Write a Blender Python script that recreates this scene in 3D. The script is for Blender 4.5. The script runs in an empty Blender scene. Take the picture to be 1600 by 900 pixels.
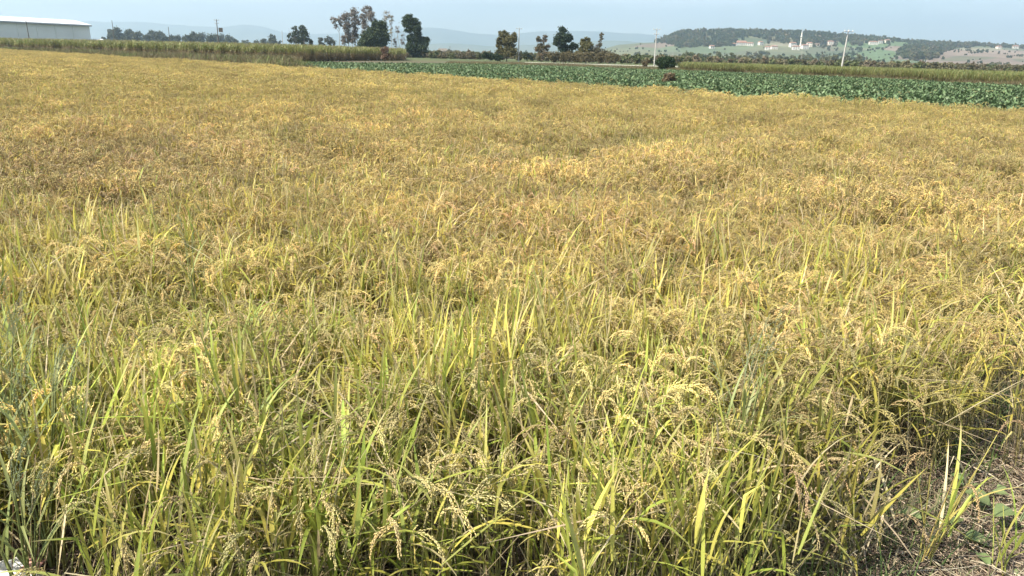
import bpy, math, random
import numpy as np
from mathutils import Vector, Matrix, Euler
random.seed(7)
rng = np.random.default_rng(7)
S = bpy.context.scene
COL = S.collection
R = math.radians

# ------------------------------------------------------------------ camera
CAM_H = 1.7
F_PX = 1157.0
PITCH, ROLL = 17.5, 1.43
cam_data = bpy.data.cameras.new('camera')
cam = bpy.data.objects.new('camera', cam_data); COL.objects.link(cam); S.camera = cam
cam_data.sensor_width = 36.0
cam_data.lens = 36.0 * F_PX / 1600.0
cam_data.clip_start = 0.05; cam_data.clip_end = 40000
CM = Matrix.Rotation(R(90 - PITCH), 3, 'X') @ Matrix.Rotation(R(ROLL), 3, 'Z')
cam.matrix_world = Matrix.Translation((0, 0, CAM_H)) @ CM.to_4x4()
# ------------------------------------------------------------------ sky, sun, exposure
SUN_EL, SUN_AZ = 49.0, -120.0          # azimuth from +Y (view direction), negative = left
W = bpy.data.worlds.new('World'); S.world = W; W.use_nodes = True
wn = W.node_tree.nodes; wl = W.node_tree.links
sky = wn.new('ShaderNodeTexSky'); sky.sky_type = 'NISHITA'; sky.sun_disc = False
sky.sun_elevation = R(SUN_EL); sky.sun_rotation = R(SUN_AZ)
sky.air_density = 1.0; sky.dust_density = .5; sky.ozone_density = 2.0
wn['Background'].inputs['Strength'].default_value = 0.08
# thin uneven high cloud over the whole dome, by direction
wtc = wn.new('ShaderNodeTexCoord'); wmp = wn.new('ShaderNodeMapping'); wmp.inputs['Scale'].default_value = (1.3, 1.3, 9.0); wmp.inputs['Location'].default_value = (.35, .2, .4)
wno = wn.new('ShaderNodeTexNoise'); wno.inputs['Scale'].default_value = 1.6; wno.inputs['Detail'].default_value = 6; wno.inputs['Roughness'].default_value = .55
wcr = wn.new('ShaderNodeValToRGB'); wcr.color_ramp.elements[0].position = .42; wcr.color_ramp.elements[0].color = (0, 0, 0, 1); wcr.color_ramp.elements[1].position = .72; wcr.color_ramp.elements[1].color = (.75, .75, .75, 1)
wmx = wn.new('ShaderNodeMix'); wmx.data_type = 'RGBA'; wmx.inputs[7].default_value = (9.5, 9.8, 10, 1)
wl.new(wtc.outputs['Generated'], wmp.inputs[0]); wl.new(wmp.outputs[0], wno.inputs['Vector']); wl.new(wno.outputs['Fac'], wcr.inputs[0])
wl.new(wcr.outputs[0], wmx.inputs[0]); wl.new(sky.outputs[0], wmx.inputs[6])
wl.new(wmx.outputs[2], wn['Background'].inputs['Color'])
sd = bpy.data.lights.new('sun', 'SUN'); sd.energy = 5.0; sd.angle = R(0.6); sd.color = (1.0, 0.93, 0.775)
sun = bpy.data.objects.new('sun', sd); COL.objects.link(sun)
sdir = Vector((math.sin(R(SUN_AZ)) * math.cos(R(SUN_EL)), math.cos(R(SUN_AZ)) * math.cos(R(SUN_EL)), math.sin(R(SUN_EL))))
sun.rotation_euler = sdir.to_track_quat('Z', 'Y').to_euler(); sun.location = (-40, 10, 60)
S.view_settings.view_transform = 'Standard'; S.view_settings.look = 'None'
S.view_settings.exposure = 1.36; S.view_settings.gamma = 1.0
S.cycles.max_bounces = 8; S.cycles.diffuse_bounces = 4; S.cycles.transmission_bounces = 4
S.cycles.transparent_max_bounces = 4; S.cycles.volume_bounces = 1
S.cycles.use_denoising = True

HAZE_DENSITY = 0.00023

# ------------------------------------------------------------------ pixel -> world helpers
def ray(px, py):
    return CM @ Vector(((px - 800) / F_PX, -(py - 450) / F_PX, -1))
def P(px, py, Y):
    v = ray(px, py); k = Y / v.y
    return Vector((v.x * k, Y, CAM_H + v.z * k))
def G(px, py, z=0.0):
    v = ray(px, py); k = (z - CAM_H) / v.z
    return Vector((v.x * k, v.y * k, z))
def hy(px): return 85 + .025 * (px - 800)

# ------------------------------------------------------------------ noise
def _h(ix, iy, s):
    n = (ix.astype(np.int64) * 374761393 + iy.astype(np.int64) * 668265263 + s * 144665) & 0x7fffffff
    n = ((n ^ (n >> 13)) * 1274126177) & 0x7fffffff
    return ((n ^ (n >> 16)) & 0xffff) / 65535.0
def vnoise(x, y, s=0):
    x = np.asarray(x, float); y = np.asarray(y, float)
    ix = np.floor(x); iy = np.floor(y); fx = x - ix; fy = y - iy
    fx = fx * fx * (3 - 2 * fx); fy = fy * fy * (3 - 2 * fy)
    a = _h(ix, iy, s); b = _h(ix + 1, iy, s); c = _h(ix, iy + 1, s); d = _h(ix + 1, iy + 1, s)
    return (a + (b - a) * fx) * (1 - fy) + (c + (d - c) * fx) * fy
def fbm(x, y, s=0, o=3):
    t = 0; w = 0; a = 1.0
    for k in range(o):
        t = t + a * vnoise(x * 2 ** k, y * 2 ** k, s + k * 17); w += a; a *= .5
    return t / w

# ------------------------------------------------------------------ materials
def new_mat(name):
    m = bpy.data.materials.new(name); m.use_nodes = True
    return m, m.node_tree.nodes, m.node_tree.links, m.node_tree.nodes['Principled BSDF']
def plant_mat(name, trans=.33, rough=.55, spec=.3, instanced=False, var=.25):
    m, n, l, b = new_mat(name)
    ca = n.new('ShaderNodeAttribute'); ca.attribute_name = 'ca'
    src = ca.outputs['Color']
    if instanced:
        cb = n.new('ShaderNodeAttribute'); cb.attribute_name = 'cb'
        rp = n.new('ShaderNodeAttribute'); rp.attribute_name = 'ripe'; rp.attribute_type = 'INSTANCER'
        tn = n.new('ShaderNodeAttribute'); tn.attribute_name = 'tint'; tn.attribute_type = 'INSTANCER'
        mx = n.new('ShaderNodeMix'); mx.data_type = 'RGBA'
        l.new(rp.outputs['Fac'], mx.inputs[0]); l.new(src, mx.inputs[6]); l.new(cb.outputs['Color'], mx.inputs[7])
        mm = n.new('ShaderNodeMix'); mm.data_type = 'RGBA'; mm.blend_type = 'MULTIPLY'; mm.inputs[0].default_value = 1
        l.new(mx.outputs[2], mm.inputs[6]); l.new(tn.outputs['Vector'], mm.inputs[7]); src = mm.outputs[2]
    oi = n.new('ShaderNodeObjectInfo')
    mr = n.new('ShaderNodeMapRange'); mr.inputs[3].default_value = 1 - var; mr.inputs[4].default_value = 1 + var
    l.new(oi.outputs['Random'], mr.inputs[0])
    vm = n.new('ShaderNodeVectorMath'); vm.operation = 'SCALE'
    l.new(src, vm.inputs[0]); l.new(mr.outputs[0], vm.inputs['Scale'])
    l.new(vm.outputs[0], b.inputs['Base Color'])
    b.inputs['Roughness'].default_value = rough; b.inputs['Specular IOR Level'].default_value = spec
    if trans > 0:
        t = n.new('ShaderNodeBsdfTranslucent'); l.new(vm.outputs[0], t.inputs['Color'])
        ms = n.new('ShaderNodeMixShader'); ms.inputs[0].default_value = trans
        l.new(b.outputs[0], ms.inputs[1]); l.new(t.outputs[0], ms.inputs[2])
        l.new(ms.outputs[0], n['Material Output'].inputs['Surface'])
    return m
def noise_mat(name, cols, scale=1.0, rough=.9, bump=.3, bscale=None, detail=8, spec=.2, metallic=0, coords='Object', dist=.05):
    m, n, l, b = new_mat(name)
    tc = n.new('ShaderNodeTexCoord')
    nz = n.new('ShaderNodeTexNoise'); nz.inputs['Scale'].default_value = scale; nz.inputs['Detail'].default_value = detail
    l.new(tc.outputs[coords], nz.inputs['Vector'])
    cr = n.new('ShaderNodeValToRGB'); l.new(nz.outputs['Fac'], cr.inputs[0])
    e = cr.color_ramp.elements
    k = len(cols)
    for i, c in enumerate(cols):
        p = .3 + .4 * i / max(1, k - 1)
        if i < 2: e[i].position = p; el = e[i]
        else: el = e.new(p)
        el.color = (*c, 1)
    l.new(cr.outputs[0], b.inputs['Base Color'])
    b.inputs['Roughness'].default_value = rough; b.inputs['Specular IOR Level'].default_value = spec
    b.inputs['Metallic'].default_value = metallic
    if bump:
        n2 = n.new('ShaderNodeTexNoise'); n2.inputs['Scale'].default_value = bscale or scale * 6; n2.inputs['Detail'].default_value = 6
        l.new(tc.outputs[coords], n2.inputs['Vector'])
        bp = n.new('ShaderNodeBump'); bp.inputs['Strength'].default_value = bump; bp.inputs['Distance'].default_value = dist
        l.new(n2.outputs['Fac'], bp.inputs['Height']); l.new(bp.outputs[0], b.inputs['Normal'])
    return m
M = {}
M['rice'] = plant_mat('rice_material', .46, .5, .35, True, .18)
M['plant'] = plant_mat('plant_material', .33, .5, .3, False, .15)
M['crop'] = plant_mat('crop_leaf_material', .18, .5, .3, False, .22)
M['tree'] = plant_mat('tree_leaf_material', .25, .6, .2, False, .1)
M['straw'] = plant_mat('straw_material', .1, .7, .2, False, .2)
M['bark'] = noise_mat('bark', [(.09, .075, .06), (.18, .155, .13)], 3, .9, .4)
M['pale_bark'] = noise_mat('pale_bark', [(.2, .18, .16), (.34, .31, .28)], 3, .9, .3)
M['soil'] = noise_mat('field_soil', [(.05, .038, .026), (.10, .078, .055), (.15, .12, .085)], 5, .95, .6, 30)
M['path'] = noise_mat('dry_path_soil', [(.17, .14, .11), (.26, .215, .175), (.34, .285, .23)], 3, .95, .7, 40, dist=.03)
M['concrete'] = noise_mat('pole_concrete', [(.30, .29, .27), (.42, .40, .37)], 2, .85, .1)
M['dark_pole'] = noise_mat('weathered_wood', [(.07, .06, .05), (.12, .10, .085)], 2, .9, .1)
M['metal'] = noise_mat('galvanised_metal', [(.25, .26, .27), (.32, .33, .34)], 4, .5, 0, metallic=.6)
M['ceramic'] = noise_mat('insulator_ceramic', [(.5, .5, .48), (.6, .6, .58)], 4, .3, 0)
M['wall_white'] = noise_mat('white_render', [(.46, .44, .40), (.56, .54, .49)], .4, .85, 0)
M['wall_cream'] = noise_mat('cream_render', [(.55, .5, .42), (.64, .58, .5)], .4, .85, 0)
M['roof_tile'] = noise_mat('roof_tiles', [(.20, .105, .075), (.27, .15, .11)], 1, .85, .2)
M['window'] = noise_mat('window_glass', [(.03, .035, .04), (.06, .065, .07)], 1, .2, 0, spec=.6)
M['shed_wall'] = noise_mat('warehouse_sheet', [(.60, .60, .56), (.68, .68, .63)], .15, .6, 0)
M['shed_roof'] = noise_mat('warehouse_roof_sheet', [(.50, .51, .50), (.58, .59, .58)], .2, .45, 0, spec=.4)
M['gravel'] = noise_mat('pale_gravel', [(.48, .45, .38), (.60, .56, .48)], 1, .95, .3)

# ------------------------------------------------------------------ object helpers
def tag(o, label=None, cat=None, group=None, kind=None):
    if label: o['label'] = label
    if cat: o['category'] = cat
    if group: o['group'] = group
    if kind: o['kind'] = kind
    return o
def empty(name, loc, rz=0, **k):
    o = bpy.data.objects.new(name, None); COL.objects.link(o); o.empty_display_size = .2
    o.location = loc; o.rotation_euler = (0, 0, rz); return tag(o, **k)
def mesh_np(name, V, Fc, ca=None, cb=None, smooth=False):
    """V (n,3); Fc list of (m,k) int arrays; ca/cb (n,3) colours"""
    me = bpy.data.meshes.new(name)
    V = np.asarray(V, np.float32)
    Fs = [np.asarray(f, np.int32) for f in Fc if len(f)]
    me.vertices.add(len(V)); me.vertices.foreach_set('co', V.ravel())
    nl = sum(f.size for f in Fs); nf = sum(len(f) for f in Fs)
    me.loops.add(nl); me.polygons.add(nf)
    me.loops.foreach_set('vertex_index', np.concatenate([f.ravel() for f in Fs]))
    ls = []; s = 0
    for f in Fs:
        k = f.shape[1]; ls.append(s + np.arange(len(f), dtype=np.int32) * k); s += f.size
    me.polygons.foreach_set('loop_start', np.concatenate(ls))
    if smooth: me.polygons.foreach_set('use_smooth', np.ones(nf, bool))
    for nm, c in (('ca', ca), ('cb', cb)):
        if c is not None:
            a = me.attributes.new(nm, 'FLOAT_COLOR', 'POINT')
            c4 = np.ones((len(V), 4), np.float32); c4[:, :3] = np.asarray(c, np.float32)
            a.data.foreach_set('color', c4.ravel())
    me.update(calc_edges=True); me.validate()
    return me
def link(name, me, mat, parent=None, loc=None, **k):
    o = bpy.data.objects.new(name, me); COL.objects.link(o)
    if mat and not me.materials: me.materials.append(mat)
    if parent: o.parent = parent
    if loc is not None: o.location = loc
    return tag(o, **k)

class PB:
    """plant builder: blades, tubes, grains with two colours per vertex"""
    def __init__(s): s.V = []; s.T = []; s.Q = []; s.A = []; s.B = []; s.GV = []; s.GA = []; s.GB = []; s.GT = []
    def v(s, p, a, b): s.V.append((p[0], p[1], p[2])); s.A.append(a); s.B.append(b); return len(s.V) - 1
    def blade(s, p, az, el, L, w, droop, a, b, n=5, fold=.25, twist=0., tipcol=None):
        px, py, pz = p; st = L / n; prev = None; th = el; kk = random.randint(1, n) if n > 3 and random.random() < .22 else -1
        sx, sy = -math.sin(az + twist), math.cos(az + twist)
        for i in range(n + 1):
            t = i / n
            ww = w * .5 * (min(1, .55 + t * 2.2) if t < .35 else max(0.0, (1 - (t - .35) / .65)) ** .75)
            aa, bb = (a, b) if not tipcol or t < .6 else (tuple(a[k] * (1 - (t - .6) * 2.5) + tipcol[k] * (t - .6) * 2.5 for k in range(3)), tuple(b[k] * (1 - (t - .6) * 2.5) + tipcol[k] * (t - .6) * 2.5 for k in range(3)))
            if i < n:
                if fold:
                    l = s.v((px + sx * ww, py + sy * ww, pz + fold * ww), aa, bb)
                    c = s.v((px, py, pz), aa, bb)
                    r = s.v((px - sx * ww, py - sy * ww, pz + fold * ww), aa, bb)
                    if prev: s.Q += [(prev[0], l, c, prev[1]), (prev[1], c, r, prev[2])]
                    prev = (l, c, r)
                else:
                    l = s.v((px + sx * ww, py + sy * ww, pz), aa, bb); r = s.v((px - sx * ww, py - sy * ww, pz), aa, bb)
                    if prev: s.Q += [(prev[0], l, r, prev[1])]
                    prev = (l, r)
            else:
                e = s.v((px, py, pz), aa, bb)
                if len(prev) == 3: s.T += [(prev[0], e, prev[1]), (prev[1], e, prev[2])]
                else: s.T += [(prev[0], e, prev[1])]
            px += math.cos(th) * math.cos(az) * st; py += math.cos(th) * math.sin(az) * st; pz += math.sin(th) * st
            th -= droop / n * (.4 + 1.2 * t)
            if i == kk: th -= random.uniform(.7, 1.9); az += random.uniform(-.5, .5)
            if th < -1.5: th = -1.5
            if pz < .01: pz = .01
        return
    def tube(s, pts, r0, r1, a, b, k=3):
        prev = None; n = len(pts)
        for i, p in enumerate(pts):
            p = Vector(p); d = (Vector(pts[min(i + 1, n - 1)]) - Vector(pts[max(i - 1, 0)]))
            if d.length < 1e-9: d = Vector((0, 0, 1))
            d.normalize(); u = d.orthogonal().normalized(); w = d.cross(u)
            r = r0 + (r1 - r0) * i / max(1, n - 1)
            ring = [s.v(p + (u * math.cos(6.2832 * j / k) + w * math.sin(6.2832 * j / k)) * r, a, b) for j in range(k)]
            if prev: s.Q += [(prev[j], prev[(j + 1) % k], ring[(j + 1) % k], ring[j]) for j in range(k)]
            prev = ring
    def grains(s, C, D, ln, wd, A, B, k=3):
        """C centres (n,3), D unit dirs (n,3)"""
        n = len(C); up = rng.normal(size=(n, 3)); U = np.cross(D, up); U /= np.linalg.norm(U, axis=1)[:, None] + 1e-9
        Wv = np.cross(D, U); ln = np.asarray(ln).reshape(-1, 1); wd = np.asarray(wd).reshape(-1, 1)
        pts = [C - D * ln * .5, C + D * ln * .5]
        for j in range(k):
            an = 6.2832 * j / k
            pts.append(C + (U * math.cos(an) + Wv * math.sin(an)) * wd - D * ln * .08)
        V = np.stack(pts, 1)                       # n, k+2, 3
        base = (np.arange(n) * (k + 2))[:, None]
        tr = []
        for j in range(k):
            j2 = (j + 1) % k
            tr.append(base + np.array([[0, 2 + j2, 2 + j]])); tr.append(base + np.array([[1, 2 + j, 2 + j2]]))
        s.GT.append(np.concatenate(tr) + sum(len(x) for x in s.GV)); s.GV.append(V.reshape(-1, 3))
        s.GA.append(np.repeat(A, k + 2, 0)); s.GB.append(np.repeat(B, k + 2, 0))
    def panicle(s, p, az, L, ng, a, b, gl=.0085, gw=.0019, el0=1.25, bend=2.3, spread=1.0, rach=True, k=3, ns=8):
        n = 8; pts = [Vector(p)]; th = el0; dirs = []
        for i in range(n):
            d = Vector((math.cos(th) * math.cos(az), math.cos(th) * math.sin(az), math.sin(th))); dirs.append(d)
            pts.append(pts[-1] + d * (L / n)); th -= bend / n
            if th < -1.45: th = -1.45
        if rach: s.tube(pts, .0011, .0006, tuple(x * .8 for x in a), tuple(x * .85 for x in b))
        Pn = [np.array(tuple(q)) for q in pts]; Dn = [np.array(tuple(q)) for q in dirs]
        Cs = []; Ds = []; Ls = []
        for j in range(ns):
            t = .06 + .86 * (j + rng.uniform(-.3, .3)) / max(1, ns - 1) if ns > 1 else .5
            t = min(.95, max(.03, t)); f = t * n; i = min(int(f), n - 1); c = Pn[i] + (Pn[min(i + 1, n)] - Pn[i]) * (f - i)
            rd = rng.normal(size=3); rd /= np.linalg.norm(rd)
            d = Dn[i] * .8 + rd * .22 * spread + np.array([0, 0, -.25]); d /= np.linalg.norm(d)
            SL = rng.uniform(.042, .075) * (1.1 - .35 * t)
            m = max(1, int(round(ng / ns))); st = SL / m
            for q in range(m):
                alt = rng.normal(size=3) * (.0012 if m > 3 else .0)
                Cs.append(c + d * st * .5 + alt); Ds.append(d + rng.normal(size=3) * .09); Ls.append(gl if m > 3 else st * 1.15)
                c = c + d * st; d = d + np.array([0, 0, -.55 / m * 1.2]); d /= np.linalg.norm(d)
        C = np.array(Cs); D = np.array(Ds); D /= np.linalg.norm(D, axis=1)[:, None]; k_ = len(C)
        va = rng.uniform(.8, 1.25, (k_, 1))
        s.grains(C, D, np.array(Ls) * rng.uniform(.85, 1.15, k_), np.full(k_, gw), np.array([a]) * va, np.array([b]) * va, k)
    def mesh(s, name):
        nv = len(s.V); V = np.array(s.V, float).reshape(-1, 3); A = np.array(s.A, float).reshape(-1, 3); B = np.array(s.B, float).reshape(-1, 3)
        T = np.array(s.T, int).reshape(-1, 3)
        if s.GV:
            V = np.concatenate([V] + s.GV); A = np.concatenate([A] + s.GA); B = np.concatenate([B] + s.GB)
            T = np.concatenate([T] + [g + nv for g in s.GT])
        return mesh_np(name, V, [T, np.array(s.Q, int).reshape(-1, 4)], A, B)

def scatter(name, protos, mat, pts, yaw, scl, idx, tiltx=0, tilty=0, ripe=None, tint=None, **k):
    """one object of kind stuff: prototypes set out on points by geometry nodes"""
    n = len(pts)
    pts = np.asarray(pts, np.float32)
    me = bpy.data.meshes.new(name); me.vertices.add(n); me.vertices.foreach_set('co', pts.ravel())
    def at(nm, ty, arr, key):
        a = me.attributes.new(nm, ty, 'POINT'); a.data.foreach_set(key, np.asarray(arr).ravel())
    rot = np.zeros((n, 3), np.float32); rot[:, 0] = tiltx; rot[:, 1] = tilty; rot[:, 2] = yaw
    s = np.asarray(scl, np.float32)
    if s.ndim < 2: s = np.repeat(np.broadcast_to(s, (n,))[:, None], 3, 1)
    at('rot', 'FLOAT_VECTOR', rot, 'vector'); at('scl', 'FLOAT_VECTOR', np.ascontiguousarray(s, dtype=np.float32), 'vector')
    at('idx', 'INT', np.asarray(idx, np.int32), 'value')
    if ripe is not None: at('ripe', 'FLOAT', np.asarray(ripe, np.float32), 'value')
    if tint is not None: at('tint', 'FLOAT_VECTOR', np.asarray(tint, np.float32), 'vector')
    pc = bpy.data.collections.new(name + '_prototypes')
    for i, m_ in enumerate(protos):
        if not m_.materials: m_.materials.append(mat)
        pc.objects.link(bpy.data.objects.new('%s_kind_%02d' % (name, i), m_))
    ng = bpy.data.node_groups.new(name + '_scatter', 'GeometryNodeTree')
    ng.interface.new_socket('Geometry', in_out='INPUT', socket_type='NodeSocketGeometry')
    ng.interface.new_socket('Geometry', in_out='OUTPUT', socket_type='NodeSocketGeometry')
    N = ng.nodes; Lk = ng.links
    gi = N.new('NodeGroupInput'); go = N.new('NodeGroupOutput')
    ci = N.new('GeometryNodeCollectionInfo'); ci.inputs['Collection'].default_value = pc
    ci.inputs['Separate Children'].default_value = True; ci.inputs['Reset Children'].default_value = True
    ip = N.new('GeometryNodeInstanceOnPoints'); ip.inputs['Pick Instance'].default_value = True
    def na(nm, ty):
        q = N.new('GeometryNodeInputNamedAttribute'); q.data_type = ty; q.inputs['Name'].default_value = nm; return q.outputs['Attribute']
    Lk.new(gi.outputs[0], ip.inputs['Points']); Lk.new(ci.outputs[0], ip.inputs['Instance'])
    Lk.new(na('idx', 'INT'), ip.inputs['Instance Index'])
    e2r = N.new('FunctionNodeEulerToRotation'); Lk.new(na('rot', 'FLOAT_VECTOR'), e2r.inputs[0])
    Lk.new(e2r.outputs[0], ip.inputs['Rotation']); Lk.new(na('scl', 'FLOAT_VECTOR'), ip.inputs['Scale'])
    Lk.new(ip.outputs[0], go.inputs[0])
    o = link(name, me, None, kind='stuff', **k)
    md = o.modifiers.new('scatter', 'NODES'); md.node_group = ng
    return o

def sheet(name, poly, z, mat, **k):
    me = bpy.data.meshes.new(name); me.from_pydata([(p[0], p[1], z) for p in poly], [], [tuple(range(len(poly)))])
    return link(name, me, mat, **k)

# ================================================================== SETTING
# field layout in world metres
def rice_far(x): return 34.5 - 1.06 * x                # far edge of the rice
E0, E1 = np.array([1.22, 2.1]), np.array([3.36, 4.06])   # right edge foot line
ed = (E1 - E0) / np.linalg.norm(E1 - E0); en = np.array([ed[1], -ed[0]])   # points to the path side
def edge_dist(x, y): return (x - E0[0]) * en[0] + (y - E0[1]) * en[1]
def in_rice(x, y):
    wob = .12 * (vnoise(x * 2.3, y * 2.3, 5) - .5) * 2
    return (y > 1.72 + wob + .02 * x) & (edge_dist(x, y) < -.22 + wob) & (y < 34.5 - 1.06 * x + wob * 5)

# ground: one fan sheet, fine near, reaching the horizon
def ground_mat():
    m, n, l, b = new_mat('ground_material')
    tc = n.new('ShaderNodeTexCoord')
    def noise(sc, d=6):
        q = n.new('ShaderNodeTexNoise'); q.inputs['Scale'].default_value = sc; q.inputs['Detail'].default_value = d
        l.new(tc.outputs['Object'], q.inputs['Vector']); return q.outputs['Fac']
    def ramp(f, cs, p0=.35, p1=.65):
        r = n.new('ShaderNodeValToRGB'); l.new(f, r.inputs[0]); e = r.color_ramp.elements
        for i, c in enumerate(cs):
            p = p0 + (p1 - p0) * i / (len(cs) - 1)
            if i < 2: e[i].position = p; x = e[i]
            else: x = e.new(p)
            x.color = (*c, 1)
        return r.outputs[0]
    near = ramp(noise(4, 9), [(.045, .034, .023), (.09, .07, .048), (.15, .12, .085)])
    vo = n.new('ShaderNodeTexVoronoi'); vo.inputs['Scale'].default_value = .009
    mp = n.new('ShaderNodeMapping'); mp.inputs['Scale'].default_value = (1, .45, 1); mp.inputs['Rotation'].default_value = (0, 0, .5)
    l.new(tc.outputs['Object'], mp.inputs[0]); l.new(mp.outputs[0], vo.inputs['Vector'])
    sp = n.new('ShaderNodeSeparateColor'); l.new(vo.outputs['Color'], sp.inputs[0])
    far = ramp(sp.outputs[0], [(.08, .07, .04), (.07, .085, .035), (.12, .10, .06), (.05, .065, .03), (.10, .085, .055)], .05, .95)
    fn = n.new('ShaderNodeMix'); fn.data_type = 'RGBA'; fn.blend_type = 'MULTIPLY'; fn.inputs[0].default_value = .5
    l.new(far, fn.inputs[6]); l.new(ramp(noise(.08, 8), [(.5, .5, .5), (1.3, 1.3, 1.3)]), fn.inputs[7])
    ge = n.new('ShaderNodeNewGeometry'); ln = n.new('ShaderNodeVectorMath'); ln.operation = 'LENGTH'
    l.new(ge.outputs['Position'], ln.inputs[0])
    mr = n.new('ShaderNodeMapRange'); mr.inputs[1].default_value = 110; mr.inputs[2].default_value = 200
    l.new(ln.outputs['Value'], mr.inputs[0])
    mx = n.new('ShaderNodeMix'); mx.data_type = 'RGBA'
    l.new(mr.outputs[0], mx.inputs[0]); l.new(near, mx.inputs[6]); l.new(fn.outputs[2], mx.inputs[7])
    l.new(mx.outputs[2], b.inputs['Base Color']); b.inputs['Roughness'].default_value = .95; b.inputs['Specular IOR Level'].default_value = .15
    bp = n.new('ShaderNodeBump'); bp.inputs['Strength'].default_value = .5; bp.inputs['Distance'].default_value = .04
    l.new(noise(22, 6), bp.inputs['Height']); l.new(bp.outputs[0], b.inputs['Normal'])
    return m
def fan_ground():
    rad = np.concatenate([[0], np.linspace(.8, 8, 25), np.geomspace(9, 9500, 45)]); na_ = 96
    V = [(0, 0, 0)]; Q = []; T = []
    for r in rad[1:]:
        for j in range(na_):
            a = 2 * math.pi * j / na_; x, y = r * math.cos(a), r * math.sin(a)
            z = (fbm(np.array(x * 2.2), np.array(y * 2.2), 3) - .5) * .05 if r < 12 else 0
            V.append((x, y, float(z)))
    for j in range(na_): T.append((0, 1 + j, 1 + (j + 1) % na_))
    for i in range(len(rad) - 2):
        for j in range(na_):
            a = 1 + i * na_ + j; b = 1 + i * na_ + (j + 1) % na_
            Q.append((a, a + na_, b + na_, b))
    return mesh_np('ground', V, [np.array(T), np.array(Q)])
link('ground', fan_ground(), ground_mat(), kind='structure')

# dry path on the right of the rice
pv = []; nn = 40
def path_mesh():
    V = []; Q = []; rows = 70; cols = 14
    for i in range(rows):
        t = -3 + i * .28
        for j in range(cols):
            d = .22 + j * .2 + (.1 * math.sin(i * 1.3) if j == 0 else 0)
            p = E0 + ed * t + en * d
            z = .035 + .03 * math.sin(j / (cols - 1) * math.pi) + (float(fbm(np.array(p[0] * 3), np.array(p[1] * 3), 9)) - .5) * .05
            if j in (0, cols - 1): z = -.03
            V.append((p[0], p[1], z))
    for i in range(rows - 1):
        for j in range(cols - 1):
            a = i * cols + j; Q.append((a, a + 1, a + cols + 1, a + cols))
    return mesh_np('path', V, [np.array(Q)], smooth=True)
link('path', path_mesh(), M['path'], kind='structure')

# ------------------------------------------------------------------ hill with fields (fan grid)
RIDGE = [(860, 86), (900, 82), (940, 77), (965, 70), (1000, 67), (1028, 66), (1040, 60), (1055, 53), (1075, 51), (1110, 50), (1150, 50), (1200, 51), (1240, 52), (1290, 55),
         (1330, 59), (1370, 62), (1400, 65), (1440, 69), (1480, 70), (1500, 71), (1530, 72), (1570, 74), (1600, 76), (1700, 84), (1850, 92), (2000, 96)]
YR, YF = 1500.0, 620.0
def px_of(s): return 800 + s * F_PX * math.cos(R(PITCH)) + s * 0 + 0.0
def ridge_z(px):
    ry = np.interp(px, [a for a, b in RIDGE], [b for a, b in RIDGE])
    return P(px, ry, YR).z
_rpx = np.arange(840, 2010, 5.0); _rz = np.array([max(.5, ridge_z(p)) for p in _rpx]); _rs = np.array([P(p, hy(p), 1000).x / 1000 for p in _rpx])
def hill_z(x, y):
    s = x / y
    zr = np.interp(s, _rs, _rz, left=0, right=0)
    t = np.clip((y - YF) / (YR - YF), 0, 1.3)
    px = np.interp(s, _rs, _rpx)
    steep = np.clip((1420 - px) / 120, 0, 1) * np.clip((px - 1000) / 60, 0, 1)
    g1 = np.interp(t, [0, .2, .4, .6, .75, .85, .95, 1, 1.3], [0, .03, .12, .26, .40, .58, .86, 1, .9])
    g2 = np.interp(t, [0, .2, .4, .6, .8, .9, 1, 1.3], [0, .06, .2, .42, .68, .85, 1, .9])
    g = g1 * steep + g2 * (1 - steep)
    n = (fbm(x / 160., y / 160., 21) - .5) * zr * .22 * np.clip(t * 2, 0, 1) * np.clip((1 - t) * 4, 0, 1)
    return zr * g + n - .3 * (t <= 0)
NS, NY = 340, 150
ss = np.linspace(_rs[0], _rs[-1], NS); yy = np.linspace(YF - 20, YR * 1.12, NY)
SS, YY = np.meshgrid(ss, yy); XX = SS * YY; ZZ = hill_z(XX, YY)
cells_s = rng.uniform(ss[0], ss[-1], 170); cells_y = rng.uniform(YF, YR * 1.1, 170)
pal = np.array([(.08, .11, .045), (.10, .125, .055), (.16, .145, .085), (.13, .12, .07), (.065, .085, .04), (.18, .165, .10), (.09, .10, .05), (.12, .125, .06)])
palp = np.array([(.17, .125, .09), (.20, .15, .11), (.15, .11, .08), (.12, .11, .06), (.18, .14, .09), (.10, .095, .05)])
ci_ = rng.integers(0, 8, 170)
def cell_of(s, y):
    d = ((s[..., None] - cells_s) * 1150 * 1.0) ** 2 + ((y[..., None] - cells_y) * .55) ** 2
    o = np.argpartition(d, 2, axis=-1)[..., :2]; dd = np.take_along_axis(d, o, -1)
    sw = dd[..., 0] > dd[..., 1]; o[sw] = o[sw][:, ::-1]; dd[sw] = dd[sw][:, ::-1]
    return o[..., 0], np.sqrt(dd[..., 1]) - np.sqrt(dd[..., 0])
cid, border = cell_of(SS, YY)
cpx = np.interp(cells_s, _rs, _rpx)
ccol = np.where(((cpx > 1430) & (cells_y < 1380) | (rng.uniform(0, 1, 170) < .15))[:, None], palp[ci_ % 6], pal[ci_])
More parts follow.
